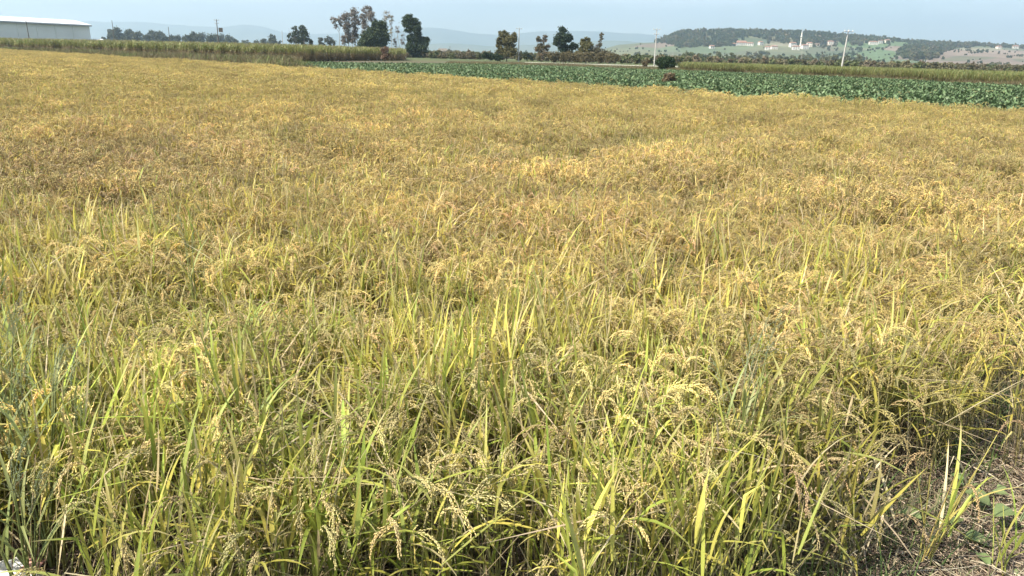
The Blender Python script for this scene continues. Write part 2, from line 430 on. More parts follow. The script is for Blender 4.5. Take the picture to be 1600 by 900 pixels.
# the bright green meadow below the upper right houses
ccol[(cpx > 1325) & (cpx < 1430) & (cells_y > 900)] = (.08, .125, .045)
HC = ccol[cid] * (.58 + .4 * fbm(XX / 22., YY / 22., 4))[..., None]
idx = np.arange(NS * NY).reshape(NY, NS)
HQ = np.stack([idx[:-1, :-1], idx[:-1, 1:], idx[1:, 1:], idx[1:, :-1]], -1).reshape(-1, 4)
hm, n_, l_, b_ = new_mat('hillside_fields')
at_ = n_.new('ShaderNodeAttribute'); at_.attribute_name = 'ca'; l_.new(at_.outputs[0], b_.inputs['Base Color']); b_.inputs['Roughness'].default_value = .95
link('hill', mesh_np('hill', np.stack([XX, YY, ZZ], -1).reshape(-1, 3), [HQ], HC.reshape(-1, 3), smooth=True), hm, kind='structure')
def terrain_hit(px, py):
    for Y in np.arange(YF, YR * 1.1, 4):
        p = P(px, py, Y); z = float(hill_z(np.array(p.x), np.array(Y)))
        if z >= p.z: return Vector((p.x, Y, z))
    p = P(px, py, YR); return Vector((p.x, YR, float(hill_z(np.array(p.x), np.array(YR)))))

# ------------------------------------------------------------------ faint mountains
def mountain(name, prof, Y, depth, mat):
    V = []; Q = []; n = 150; pxs = np.linspace(prof[0][0], prof[-1][0], n); rows = 12
    for j in range(rows):
        t = j / (rows - 1); Yj = Y - depth * (1 - t) if t <= 1 else Y
        for i, px in enumerate(pxs):
            py = np.interp(px, [a for a, b in prof], [b for a, b in prof]) + (float(fbm(np.array(px / 35.), np.array(Y * .01), 31)) - .5) * 3
            q = P(px, py, Y); zz = max(0, q.z) * (t ** 1.1) * (1 + (.25 * (float(vnoise(np.array(px / 22.), np.array(t * 4.), 8)) - .5) if 0 < t < 1 else 0))
            V.append((q.x / Y * Yj, Yj, zz - (1 if t == 0 else 0)))
    for j in range(rows - 1):
        for i in range(n - 1):
            a = j * n + i; Q.append((a, a + 1, a + n + 1, a + n))
    return link(name, mesh_np(name, V, [np.array(Q)], smooth=True), mat, kind='structure')
M['mountain'] = noise_mat('wooded_mountain', [(.04, .06, .03), (.08, .095, .05), (.12, .12, .07)], .002, .95, 0)
mountain('mountain', [(-500, 45), (-250, 30), (-100, 32), (100, 34), (145, 33), (230, 35), (300, 42), (345, 42), (385, 38), (410, 41), (440, 50), (500, 53), (560, 50), (620, 45), (680, 43),
                      (740, 52), (790, 54), (840, 49), (870, 48), (920, 49), (960, 51), (1000, 53), (1060, 60), (1200, 78), (1300, 92)], 8600, 1500, M['mountain'])
mountain('mountain', [(560, 78), (610, 73), (650, 70), (700, 67), (760, 71), (800, 72), (850, 68), (900, 66), (960, 64), (1000, 66), (1060, 68), (1200, 84)], 5200, 900, M['mountain'])

# ================================================================== TREES
def leaf_cloud(C, Rr, n, size, cA, cB, nsub=None, flat=.8, thin=1.0, depth=1.0, shell=.55):
    """leaf faces in sub-clumps of an ellipsoid centred C radii Rr; returns V,Q,col"""
    nsub = nsub or max(4, n // 45)
    d = rng.normal(size=(nsub, 3)); d /= np.linalg.norm(d, axis=1)[:, None]
    rr = rng.uniform(shell ** 2, 1, (nsub, 1)) ** .5
    sc = np.array(C) + d * rr * np.array(Rr) * .82
    sr = rng.uniform(.12, .27, (nsub, 1)) * min(Rr)
    k = rng.integers(0, nsub, n)
    c = sc[k] + rng.normal(size=(n, 3)) * sr[k] * np.array([1, 1, flat])
    mixf = rng.uniform(0, 1, (nsub, 1))[k] * .7 + rng.uniform(0, .3, (n, 1))
    col = np.array(cA) * (1 - mixf) + np.array(cB) * mixf
    u = rng.normal(size=(n, 3)); u /= np.linalg.norm(u, axis=1)[:, None]
    w = np.cross(u, rng.normal(size=(n, 3))); w /= np.linalg.norm(w, axis=1)[:, None]
    s = size * rng.uniform(.6, 1.4, (n, 1)) * .5
    V = np.stack([c - u * s, c + w * s * thin * .8, c + u * s, c - w * s * thin * .8], 1).reshape(-1, 3)
    Q = np.arange(n * 4).reshape(n, 4)
    return V, Q, np.repeat(col, 4, 0)
def merge(parts):
    V = []; Q = []; C = []; o = 0
    for v, q, c in parts:
        V.append(v); Q.append(q + o); C.append(c); o += len(v)
    return np.concatenate(V), [np.concatenate(Q)], np.concatenate(C)
GREY = (.2, .2, .2)
def tree(name, label, cat, base, Y, clumps, cA, cB, size, dens=1.0, trunk_r=None, bark='bark', group=None, bare=0, z0=0.0, trunks=None, thin=1.0):
    """clumps: (px,py,rx,ry) outline blobs measured in the photograph, built at distance Y with real depth"""
    b = P(base, hy(base), Y); b.z = z0
    root = empty(name, b, label=label, cat=cat, group=group)
    k = Y / F_PX * 1.0
    parts = []; tb = PB()
    CC = []
    for c in clumps:
        q = P(c[0], c[1], Y); dy = rng.uniform(-.5, .5) * c[2] * k
        C = np.array([q.x - b.x, dy, q.z - b.z]); Rr = np.array([c[2] * k, max(c[2], c[3] * .6) * k, c[3] * k])
        CC.append((C, Rr))
        n = int(dens * 9.5 * (c[2] + 1.5) * (c[3] + 1.5))
        parts.append(leaf_cloud(C, Rr, max(50, n), size, cA, cB, thin=thin))
        if bare:                                           # fine twigs
            m = int(bare * (c[2] + 1) * (c[3] + 1))
            v, qd, cc = leaf_cloud(C, Rr * 1.02, m, .9 * k * 3.2, (.15, .13, .12), (.24, .21, .20), thin=.045)
            parts.append((v, qd, cc))
    top = max(c[0][2] for c in CC); r0 = trunk_r or top * .022
    for tx in (trunks or [0]):
        bx = tx * k
        hh = top * .8
        near = sorted(CC, key=lambda c: abs(c[0][0] - bx) - c[0][2] * .4)[0][0]
        pts = [(bx, 0, -.1)] + [(bx + (near[0] - bx) * t ** 1.6 + rng.normal() * r0 * .7, near[1] * t, hh * t) for t in (.2, .4, .6, .8, 1)]
        tb.tube(pts, r0, r0 * .3, GREY, GREY, 7)
        for C, Rr in CC:
            if trunks and abs(C[0] - bx) > 14 * k: continue
            t0 = max(.12, min(.9, (C[2] - Rr[2]) / max(hh, .1) - .1)); s = Vector((bx + (near[0] - bx) * t0 ** 1.6, near[1] * t0, hh * t0))
            e = Vector(C); mid = s.lerp(e, .5) + Vector((0, 0, -.08 * Rr[2])); tb.tube([s, mid, e], r0 * .5, r0 * .18, GREY, GREY, 5)
            for _ in range(7 if bare else 4):
                d = rng.normal(size=3); d /= np.linalg.norm(d); d[2] = abs(d[2]) * (1.4 if bare else 1)
                tb.tube([mid.lerp(e, rng.uniform(0, 1)), Vector(C + d * Rr * .55), Vector(C + d * Rr * .95 + rng.normal(size=3) * .1)], r0 * .2, r0 * .06, GREY, GREY, 4)
    link('trunk', tb.mesh('trunk'), M[bark], root)
    V, Q, C = merge(parts)
    link('crown', mesh_np('crown', V, Q, C), M['tree'], root)
    return root
DKA, DKB = (.02, .036, .015), (.085, .12, .045)
BRA, BRB = (.09, .08, .04), (.20, .19, .08)
PLA, PLB = (.15, .135, .12), (.28, .25, .21)
GB = 'bare poplars of the tall clump'
tree('bare_tree', 'leftmost bare tree of the tall clump, leaning out with a loose top tuft', 'tree', 531, 262, [(521, 32, 6, 6), (529, 29, 7, 5), (524, 41, 3, 5), (533, 37, 4, 6)], PLA, (.2, .17, .14), .35, .6, .14, 'pale_bark', GB, 10)
tree('bare_tree', 'twiggy grey bare tree second from the left in the tall clump', 'tree', 541, 266, [(541, 27, 8, 8), (543, 42, 8, 10), (544, 57, 6, 10), (537, 62, 4, 8)], PLA, (.2, .17, .14), .35, 1.0, .15, 'pale_bark', GB, 16, trunks=[-3, 4])
tree('bare_tree', 'slender bare tree in the middle of the tall clump with several white trunks', 'tree', 556, 270, [(554, 21, 8, 8), (556, 35, 7, 10), (556, 50, 6, 11), (550, 60, 6, 9)], PLA, (.2, .17, .14), .35, .9, .15, 'pale_bark', GB, 11, trunks=[-6, 0, 4])
tree('bare_tree', 'tallest bare tree rising behind the dark evergreen bush', 'tree', 572, 274, [(572, 15, 10, 6), (578, 26, 9, 8), (567, 29, 6, 10), (584, 36, 5, 8), (570, 45, 6, 12)], PLA, (.2, .17, .14), .35, .85, .17, 'pale_bark', GB, 11, trunks=[-3, 6])
tree('bare_tree', 'thin pale tree with a sparse round top left of the dark ivy tree', 'tree', 612, 268, [(605, 23, 9, 6), (612, 31, 5, 8), (601, 32, 4, 6), (611, 46, 3, 12)], (.22, .2, .15), (.38, .34, .26), .3, .3, .1, 'pale_bark', GB, 7)
tree('bare_tree', 'low thin leafless sapling just left of the dark ivy tree', 'tree', 624, 255, [(621, 47, 4, 8), (629, 62, 4, 12), (617, 66, 4, 9)], PLA, (.2, .17, .14), .25, .3, .08, 'pale_bark', GB, 9, trunks=[-5, 2])
tree('evergreen_bush', 'big dark rounded evergreen with an olive brown top in front of the bare poplars', 'tree', 585, 250, [(595, 42, 9, 9), (588, 38, 7, 6), (600, 58, 8, 16), (585, 54, 12, 13), (572, 63, 10, 14), (568, 72, 9, 9), (590, 72, 14, 10)], DKA, (.055, .07, .028), .42, 2.0)
tree('ivy_clad_tree', 'tall dark ivy clad tree standing alone, leaning right with gaps of sky', 'tree', 645, 245, [(636, 31, 10, 9), (649, 36, 8, 9), (638, 44, 8, 7), (652, 48, 7, 11), (641, 60, 6, 10), (651, 66, 6, 9), (664, 66, 7, 9), (660, 76, 9, 8), (656, 62, 6, 6), (655, 84, 8, 6), (643, 76, 9, 10), (648, 88, 9, 5), (667, 60, 3, 4)], DKA, (.04, .06, .028), .40, 1.7)
tree('bushy_tree', 'left tree of the ragged dark pair left of the bare poplars', 'tree', 461, 330, [(461, 50, 6, 9), (462, 62, 7, 9), (453, 58, 5, 10)], DKA, (.06, .07, .035), .5, 1.0, group='pair of dark trees left of the poplars', bare=2)
tree('bushy_tree', 'right, taller tree of the ragged dark pair left of the bare poplars', 'tree', 476, 330, [(474, 46, 6, 7), (478, 56, 7, 8), (474, 65, 8, 7), (485, 66, 4, 6)], DKA, (.05, .065, .035), .5, 1.3, group='pair of dark trees left of the poplars')
tree('bushy_tree', 'small hazy round tree between the knobbly tree and the bare poplars', 'tree', 514, 430, [(514, 63, 7, 6), (519, 68, 7, 5)], (.04, .05, .03), (.09, .09, .06), .6, 1.2)
tree('bushy_tree', 'little hazy dark tree just left of the small round one', 'tree', 501, 430, [(501, 63, 4, 5), (503, 70, 6, 4)], (.04, .05, .03), (.09, .09, .06), .6, 1.2)
tree('dead_shrub', 'dry reddish brown shrub rising from the corn left of the dark ivy tree', 'shrub', 601, 104, [(601, 78, 7, 6), (602, 88, 8, 6)], (.10, .06, .04), (.2, .13, .09), .16, 1.2, bare=5)
tree('bushy_tree', 'rounded olive brown tree just left of the middle utility pole', 'tree', 792, 190, [(787, 54, 8, 6), (793, 65, 11, 11), (803, 59, 5, 10), (780, 68, 5, 10), (796, 80, 12, 9), (783, 82, 8, 8)], (.045, .05, .022), (.14, .12, .05), .32, 1.7)
tree('evergreen_bush', 'dark low evergreen shrub at the far left foot of the olive brown tree', 'shrub', 765, 186, [(758, 86, 4, 6), (768, 88, 9, 5), (778, 90, 8, 5)], DKA, (.03, .05, .02), .28, 2.0)
tree('bushy_tree', 'low dark bush right of the middle pole foot', 'shrub', 824, 200, [(822, 87, 6, 6), (829, 90, 5, 4)], DKA, (.05, .06, .03), .28, 1.6)
tree('bushy_tree', 'thin tree with a green left top and a pinkish brown right top', 'tree', 846, 196, [(842, 62, 5, 5), (851, 61, 4, 8), (845, 75, 9, 8), (848, 86, 8, 8), (856, 74, 4, 7)], (.05, .065, .028), (.20, .14, .09), .3, 1.15, bare=3)
tree('bushy_tree', 'tallest dark pointed tree right of the middle utility pole', 'tree', 880, 184, [(879, 48, 6, 6), (877, 60, 11, 9), (870, 66, 6, 6), (889, 60, 6, 8), (880, 74, 8, 8), (896, 72, 7, 6), (886, 86, 11, 9)], DKA, (.035, .055, .035), .32, 1.9)
tree('bushy_tree', 'wide olive green hedge tree right of the tallest dark tree', 'tree', 916, 182, [(918, 61, 4, 4), (911, 67, 5, 6), (917, 73, 11, 8), (912, 84, 14, 9), (928, 84, 12, 9), (905, 90, 10, 7)], (.055, .06, .024), (.16, .14, .055), .3, 1.6)
tree('bushy_tree', 'spindly tree with a small leafy flag top right of the olive hedge tree', 'tree', 936, 180, [(940, 54, 4, 3), (939, 60, 3, 4), (937, 69, 5, 5), (932, 76, 6, 6), (942, 84, 9, 8)], (.05, .055, .03), (.14, .12, .07), .28, .9, bare=4)
tree('evergreen_bush', 'dark dome shaped bush beside the leaning pole at the edge of the green crop', 'shrub', 1041, 112, [(1034, 98, 8, 8), (1046, 97, 9, 8), (1041, 95, 10, 7), (1040, 102, 14, 6), (1052, 103, 4, 5)], DKA, (.03, .055, .018), .17, 2.6)
tree('bushy_tree', 'small brown dry shrub left of the foot of the leaning pole', 'shrub', 1012, 125, [(1012, 96, 4, 5), (1008, 100, 5, 4)], (.05, .04, .02), (.13, .10, .05), .16, 1.6)
tree('bushy_tree', 'rounded dark green bush at the right end of the olive hedge', 'shrub', 950, 200, [(948, 89, 7, 6), (956, 93, 5, 4)], DKA, (.06, .08, .035), .28, 1.6)

ORD = 'first second third fourth fifth sixth seventh eighth ninth tenth eleventh twelfth thirteenth fourteenth fifteenth sixteenth seventeenth eighteenth nineteenth twentieth twenty-first twenty-second twenty-third twenty-fourth'.split()
# scattered mid distance trees beyond the crop, in rows (hedges of the valley)
def small_tree(px, top, w, Y, cA, cB, label, cat='tree', name='hedgerow_tree', dens=1.3, group=None):
    b = hy(px) + CAM_H / Y * 1240
    h = b - top
    return tree(name, label, cat, px, Y, [(px, top + h * .3, w, h * .33), (px + w * rng.uniform(-.4, .4), top + h * .62, w * 1.15, h * .32), (px + w * rng.uniform(-.7, .7), top + h * .45, w * .6, h * .25)],
                cA, cB, .32 * Y / 200 * .9, dens, group=group)
GV = 'hazy trees in the valley below the wooded hill'
q = 0
for i_, px in enumerate(range(1052, 1150, 10)):
    small_tree(px + rng.uniform(-3, 3), rng.uniform(81, 88), rng.uniform(4, 7), rng.uniform(400, 460), (.06, .08, .035), (.15, .16, .085), ORD[i_] + ' green valley tree counted rightwards from the dome shaped bush', group=GV)
for i_, px in enumerate(range(1152, 1350, 11)):
    small_tree(px + rng.uniform(-4, 4), rng.uniform(82, 90) + (px - 1150) * .012, rng.uniform(5, 8), rng.uniform(470, 590), (.06, .075, .04), (.15, .15, .09), ORD[i_] + ' hazy valley tree from the left below the hillside houses', group=GV)
for i_, px in enumerate((1365, 1398, 1412, 1450, 1475, 1530, 1548, 1590)):
    small_tree(px, rng.uniform(96, 100) + (px - 1365) * .02, rng.uniform(4, 8), 380, (.05, .05, .028), (.12, .10, .06), ORD[i_] + ' low shrub rightwards from the biggest pole in the right valley', 'shrub', 'valley_shrub', group='low shrubs in the right part of the valley')
for i_, (px, w) in enumerate(((575, 8), (700, 6), (728, 9), (748, 6), (980, 8), (998, 6), (1018, 6))):
    small_tree(px, hy(px) - rng.uniform(2, 5), w, 520, (.04, .05, .028), (.10, .10, .06), ORD[i_] + ' low hazy shrub from the left on the far plain', 'shrub', 'plain_shrub', group='low hazy shrubs on the far plain')
for k_, (px, w, yb_, ca_) in enumerate(((607, 9, 80, 0), (622, 8, 84, 1), (634, 7, 86, 1), (676, 8, 87, 0), (690, 8, 88, 1), (705, 9, 88, 0), (720, 8, 88, 1), (735, 9, 88, 1), (749, 7, 88, 0))):
    tree('plain_shrub', ORD[k_] + ' shrub from the left in the brushy row around and right of the ivy tree', 'shrub', px, 236, [(px, yb_, w, 5), (px + w * .5, yb_ + 5, w * .8, 5)], ((.05, .055, .028), (.07, .06, .035))[ca_], ((.12, .13, .055), (.17, .14, .08))[ca_], .34, 1.5, group='brushy row around the ivy tree')
# brown hedge under the trees by the middle pole
for k_, px in enumerate(range(862, 968, 9)):
    tree('hedge_shrub', ORD[k_] + ' brown shrub from the left in the low hedge under the middle trees', 'shrub', px, 178, [(px, 87 + (k_ % 3), 7, 7), (px + 4, 92, 6, 5)], (.06, .055, .03), (.17, .14, .075), .2, 1.5, group='shrubs of the low brown hedge under the middle trees')
# left hazy tree line
TL = [(164, 57, 5), (173, 45, 6), (184, 43, 7), (196, 46, 6), (206, 46, 8), (217, 50, 6), (228, 55, 6), (240, 48, 9), (253, 50, 8), (266, 55, 7), (278, 56, 7), (290, 54, 7), (302, 50, 8), (314, 51, 8), (328, 54, 8), (343, 53, 8), (357, 55, 7), (368, 60, 6), (386, 62, 8), (400, 63, 6), (414, 60, 6), (425, 54, 6), (434, 62, 5), (376, 67, 4)]
for i_, (px, top, w) in enumerate(sorted(TL)):
    small_tree(px, top, w, rng.uniform(640, 760), (.035, .048, .03), (.08, .085, .05), ORD[i_] + ' tree from the warehouse in the grey hazy tree line', group='hazy tree line between the warehouse and the poplars')

# low poly crowns for woods
def crown_proto(i, cA, cB):
    V, Q, C = merge([leaf_cloud((0, 0, 4.2), (3.2, 3.2, 3.2), 130, 2.0, cA, cB, nsub=12), leaf_cloud((rng.uniform(-1, 1), 0, 2.2), (2.6, 2.6, 2.2), 60, 2.0, cA, cB, nsub=6)])
    return mesh_np('wood_crown', V, Q, C, np.array(C))
wood_protos = [crown_proto(i, *c) for i, c in enumerate([((.03, .045, .02), (.075, .095, .038)), ((.036, .052, .022), (.095, .10, .042)), ((.055, .055, .028), (.12, .105, .05)), ((.025, .04, .02), (.06, .08, .032))])]
def hill_scatter(name, label, n, fn, smin=.7, smax=1.3):
    s = rng.uniform(ss[0], ss[-1], n); y = rng.uniform(YF + 10, YR * 1.06, n); x = s * y
    px = np.interp(s, _rs, _rpx); t = (y - YF) / (YR - YF)
    k = fn(px, t, x, y, s); x, y = x[k], y[k]; z = hill_z(x, y)
    m = len(x); sc = rng.uniform(smin, smax, m)
    return scatter(name, wood_protos, M['tree'], np.stack([x, y, z - .5], 1), rng.uniform(0, 6.28, m), sc, rng.integers(0, 4, m), label=label, cat='woodland')
def wood_fn(px, t, x, y, s):
    lim = np.interp(px, [1000, 1035, 1060, 1120, 1150, 1180, 1250, 1320, 1400, 1420], [1.1, .9, .74, .72, .86, .88, .84, .86, .95, 1.0]) + (fbm(x / 60, y / 60, 3) - .5) * .12
    return (t > lim) & (px > 1022)
hill_scatter('hilltop_woods', 'dense dark woods covering the steep upper slope and top of the hill', 15000, wood_fn)
def ridge_fn(px, t, x, y, s):
    return (px > 1390) & (t > .94) & (vnoise(x / 35, y * 0, 6) > .3)
hill_scatter('ridge_trees', 'line of trees along the low right end of the ridge', 3500, ridge_fn, .6, 1.1)
def clump_fn(px, t, x, y, s):
    a = ((px - 1435) / 32) ** 2 + ((t - .60) / .26) ** 2 < 1 + (fbm(x / 30, y / 30, 2) - .5)
    b = ((px - 1470) / 16) ** 2 + ((t - .86) / .16) ** 2 < 1
    c = ((px - 1502) / 14) ** 2 + ((t - .95) / .1) ** 2 < 1
    return a | b | c
hill_scatter('hillside_grove', 'dark grove of trees on the slope right of the upper houses', 9000, clump_fn, .8, 1.25)
cs_, cb_ = None, None
def hedge_fn(px, t, x, y, s):
    _, bd = cell_of(s, y); return (bd < 3.5) & (vnoise(x / 40, y / 40, 44) > .42) & (t < .95)
hill_scatter('field_hedges', 'broken hedges and bushes between the fields on the slope', 9000, hedge_fn, .25, .6)
def sparse_fn(px, t, x, y, s):
    return (fbm(x / 50, y / 50, 77) > .60) & (px > 1130) & (px < 1345) & (t > .25) & (t < .85)
hill_scatter('village_trees', 'scattered trees among the hillside village houses', 3000, sparse_fn, .5, .95)

n = 5200; yb = rng.uniform(215, 610, n) ; sb = rng.uniform(-.14, .72, n); xb = sb * yb
kb = (fbm(xb / 45, yb / 18, 91) > .50); xb, yb = xb[kb], yb[kb]; n = len(xb)
scrub_protos = [crown_proto(0, *c) for c in [((.06, .06, .03), (.14, .12, .065)), ((.09, .07, .045), (.17, .14, .09)), ((.045, .06, .028), (.11, .125, .05)), ((.10, .09, .05), (.19, .17, .09))]]
scatter('valley_scrub', scrub_protos, M['tree'], np.stack([xb, yb, np.full(n, -.3)], 1), rng.uniform(0, 6.28, n), rng.uniform(.16, .42, n), rng.integers(0, 4, n), label='rough scrub and brown hedges covering the flat valley floor', cat='scrub')
# ================================================================== BUILDINGS
def box(name, sx, sy, sz, mat, parent=None, loc=(0, 0, 0), **k):
    x, y = sx / 2, sy / 2
    me = bpy.data.meshes.new(name)
    me.from_pydata([(-x, -y, 0), (x, -y, 0), (x, y, 0), (-x, y, 0), (-x, -y, sz), (x, -y, sz), (x, y, sz), (-x, y, sz)], [],
                   [(0, 3, 2, 1), (4, 5, 6, 7), (0, 1, 5, 4), (1, 2, 6, 5), (2, 3, 7, 6), (3, 0, 4, 7)])
    return link(name, me, mat, parent, loc, **k)
def gable(name, sx, sy, h, t, mat, parent, z, over=.4, hip=0):
    x, y = sx / 2 + over, sy / 2 + over; hx = x - hip
    me = bpy.data.meshes.new(name)
    me.from_pydata([(-x, -y, 0), (x, -y, 0), (x, y, 0), (-x, y, 0), (-hx, 0, h), (hx, 0, h), (-x, -y, -t), (x, -y, -t), (x, y, -t), (-x, y, -t)], [],
                   [(0, 1, 5, 4), (2, 3, 4, 5), (1, 2, 5), (3, 0, 4), (0, 6, 7, 1), (1, 7, 8, 2), (2, 8, 9, 3), (3, 9, 6, 0), (6, 9, 8, 7)])
    return link(name, me, mat, parent, (0, 0, z))
def house(px, py, w, d, h, label, wall='wall_white', rz=0.0, hip=1.5, rh=1.8, storeys=2, group='houses of the hillside village', name='village_house'):
    p = terrain_hit(px, py); p.z -= .5; w *= .82; d *= .85; h *= .82; rh *= .8
    r = empty(name, p, rz, label=label, cat='house', group=group)
    box('wall', w, d, h + .5, M[wall], r)
    gable('roof', w, d, rh, .25, M['roof_tile'], r, h + .75, hip=hip)
    n = max(2, int(w / 3.2)); fh = h / storeys
    for st in range(storeys):
        for i in range(n):
            if st == 0 and i == n // 2:
                box('door', 1.3, .12, 2.2, M['bark'], r, ((i - (n - 1) / 2) * w / n, -d / 2 - .06, .5)); continue
            box('window', 1.2, .12, 1.3, M['window'], r, ((i - (n - 1) / 2) * w / n, -d / 2 - .06, .5 + st * fh + 1.0))
    if w > 9: box('chimney', .9, .9, 1.6, M[wall], r, (w * .22, d * .12, h + rh * .6))
    return r
house(1112, 76, 8, 7, 4.5, 'lone little white house at the left under the wooded slope', hip=1, rz=.2)
house(1146, 72, 10, 8, 4, 'low white house with the reddish roof at the left end of the long roofed row', rz=.1, hip=2)
house(1158, 71, 22, 10, 5, 'long white building with a wide reddish roof below the woods', rz=.05, hip=2, rh=4, name='long_building')
house(1172, 72, 12, 8, 5, 'white house touching the right end of the long building', rz=-.2)
house(1188, 71, 8, 8, 6, 'small white house between the long building and the village centre', rz=.3)
house(1199, 78, 9, 8, 5, 'white house low on the slope left of the spire, nearer its left end', rz=-.1)
house(1209, 77, 12, 8, 5, 'pale house low on the slope between the small white house and the spire', 'wall_cream', rz=.1)
house(1238, 74, 12, 9, 8, 'tall white house left of the spire', rz=.15)
house(1243, 78, 13, 9, 6, 'white house in front of the tall house left of the spire', rz=-.1)
house(1257, 77, 12, 9, 7, 'white house just right of the spire', rz=.1)
house(1264, 73, 10, 9, 7, 'cream house at the right end of the village centre', 'wall_cream', rz=-.15)
house(1297, 70, 12, 9, 6, 'single pale house right of the village centre', 'wall_cream', rz=.1)
house(1352, 67, 10, 9, 6, 'leftmost house above the green meadow', rz=.2)
house(1364, 70, 17, 10, 5.5, 'widest white house at the top of the green meadow', rz=-.1, hip=2.5)
house(1374, 68, 10, 9, 6, 'white house right of the widest one above the meadow', rz=.1)
house(1386, 67, 11, 9, 5.5, 'pale house at the right end of the group above the meadow', 'wall_cream', rz=.2)
house(1560, 76, 9, 8, 4.5, 'small pale house on the right ridge among trees', 'wall_cream', rz=.1)
house(1586, 76, 12, 8, 5, 'white house at the far right end of the ridge', rz=-.1)
# minaret
p = terrain_hit(1250, 76)
r = empty('minaret', p, label='slender pale minaret with a pointed cap rising over the village', cat='minaret')
def lathe(name, prof, mat, parent, k=12):
    V = [(r_ * math.cos(6.28318 * j / k), r_ * math.sin(6.28318 * j / k), z) for r_, z in prof for j in range(k)]
    Q = [(i * k + j, i * k + (j + 1) % k, (i + 1) * k + (j + 1) % k, (i + 1) * k + j) for i in range(len(prof) - 1) for j in range(k)]
    me = bpy.data.meshes.new(name); me.from_pydata(V, [], Q)
    return link(name, me, mat, parent)
lathe('shaft', [(0, -1), (1.5, -1), (1.5, 6), (1.0, 7.5), (1.0, 20), (.9, 20.1), (.9, 25), (0, 25)], M['wall_cream'], r)
lathe('balcony', [(1.02, 16.5), (1.8, 17.6), (1.8, 18.7), (1.02, 18.7)], M['wall_white'], r)
lathe('cap', [(1.25, 25.01), (1.1, 25.4), (.45, 28.5), (.05, 31), (0, 31.01)], M['metal'], r)
# farmhouse on the plain (left of centre)
p = P(692, 84, 620); p.z = 0
r = empty('farmhouse', p, .15, label='low brown roofed farmhouse alone on the far plain right of the ivy tree', cat='house')
box('wall', 8.5, 6, 2.8, M['wall_cream'], r); gable('roof', 8.5, 6, 1.9, .25, M['bark'], r, 3.05, hip=1.5)
for i in (-1, 1): box('window', 1.3, .12, 1.3, M['window'], r, (i * 2.6, -3.06, .9))
box('door', 1.2, .12, 2.1, M['bark'], r, (0, -3.06, 0))
for px, w, lab in ((1427, 14, 'long low pale shed in the valley left of the twin white posts'), (1588, 16, 'low white building at the right edge of the valley'), (157, 12, 'low white shed just right of the warehouse behind the corn')):
    Y = 330 if px > 1000 else 300
    p = P(px, 100, Y); p.z = 0
    r = empty('low_shed', p, .05, label=lab, cat='shed')
    hh_ = 3.2 if px == 157 else .9
    box('wall', w * .2 if px != 157 else 4.5, 2.4, hh_, M['wall_cream'], r); gable('roof', w * .2 if px != 157 else 4.5, 2.4, .3, .1, M['shed_roof' if px == 157 else 'concrete'], r, hh_ + .12, .2)
# warehouse on the left: wall with pilasters, double pitched roof
wa = P(143, 66, 300); wb = P(-330, 60, 215)
wa.z = wb.z = 0
dv = (wb - wa); Lw = dv.length; ang = math.atan2(dv.y, dv.x)
r = empty('warehouse', wa, ang, label='long grey warehouse with a bright white pitched roof at the left edge', cat='warehouse')
ze = P(143, 40.5, 300).z; zr = P(124, 33.5, 304).z; dp = 18.0
sgn = -1 if (Matrix.Rotation(ang, 3, 'Z') @ Vector((0, 1, 0))).y < 0 else 1
me = bpy.data.meshes.new('wall')
y0, y1 = (0, sgn * dp)
me.from_pydata([(0, 0, -.1), (Lw, 0, -.1), (Lw, y1, -.1), (0, y1, -.1), (0, 0, ze), (Lw, 0, ze), (Lw, y1, ze), (0, y1, ze), (0, y1 / 2, zr), (Lw, y1 / 2, zr)], [],
               [(0, 1, 5, 4), (1, 2, 6, 9, 5), (2, 3, 7, 6), (3, 0, 4, 8, 7)])
link('wall', me, M['shed_wall'], r)
me = bpy.data.meshes.new('roof')
e = .5 * sgn; o_ = .7
me.from_pydata([(-o_, -e, ze + .05), (Lw + o_, -e, ze + .05), (Lw + o_, y1 / 2, zr + .1), (-o_, y1 / 2, zr + .1), (Lw + o_, y1 + e, ze + .05), (-o_, y1 + e, ze + .05),
                (-o_, -e, ze + .35), (Lw + o_, -e, ze + .35), (Lw + o_, y1 / 2, zr + .45), (-o_, y1 / 2, zr + .45), (Lw + o_, y1 + e, ze + .35), (-o_, y1 + e, ze + .35)], [],
               [(6, 7, 8, 9), (9, 8, 10, 11), (0, 1, 7, 6), (5, 4, 10, 11), (0, 1, 2, 3), (3, 2, 4, 5), (0, 6, 9, 3), (3, 9, 11, 5), (1, 7, 8, 2), (2, 8, 10, 4)])
link('roof', me, M['shed_roof'], r)
gt = box('gutter', Lw + .8, .3, .35, M['metal'], r, (Lw / 2, -e * 1.35, ze - .25))
for i in range(1, int(Lw / 7)):
    box('pilaster', .35, .2, ze - .3, M['shed_wall'], r, (i * 7, -.1 * sgn, 0))

# ================================================================== POLES
def pole(px, base_y, top_y, Y, label, mat='concrete', r0=.16, arms=1, lean=0, group='utility poles', kind='utility_pole', lattice=False):
    b = P(px, base_y, Y); b.z = 0
    z = P(px, top_y, Y).z
    root = empty(kind, b, rng.uniform(-.3, .3), label=label, cat='utility pole', group=group)
    pb = PB(); pb.tube([(0, 0, -.3), (lean * .5, 0, z * .5), (lean, 0, z)], r0, r0 * .6, GREY, GREY, 8)
    link('shaft', pb.mesh('shaft'), M[mat], root)
    for k in range(arms):
        za = z - .35 - k * .9; w = 1.5 if k == 0 else 1.1
        ob = box('crossarm', w, .1, .1, M['metal'], root, (lean, -r0 * .6 - .05, za))
        for i in (-1, 0, 1):
            pb = PB(); pb.tube([(0, 0, 0), (0, 0, .1), (0, 0, .22)], .07, .05, GREY, GREY, 6)
            link('insulator', pb.mesh('insulator'), M['ceramic'], ob, (i * w * .44, 0, .1))
    return root
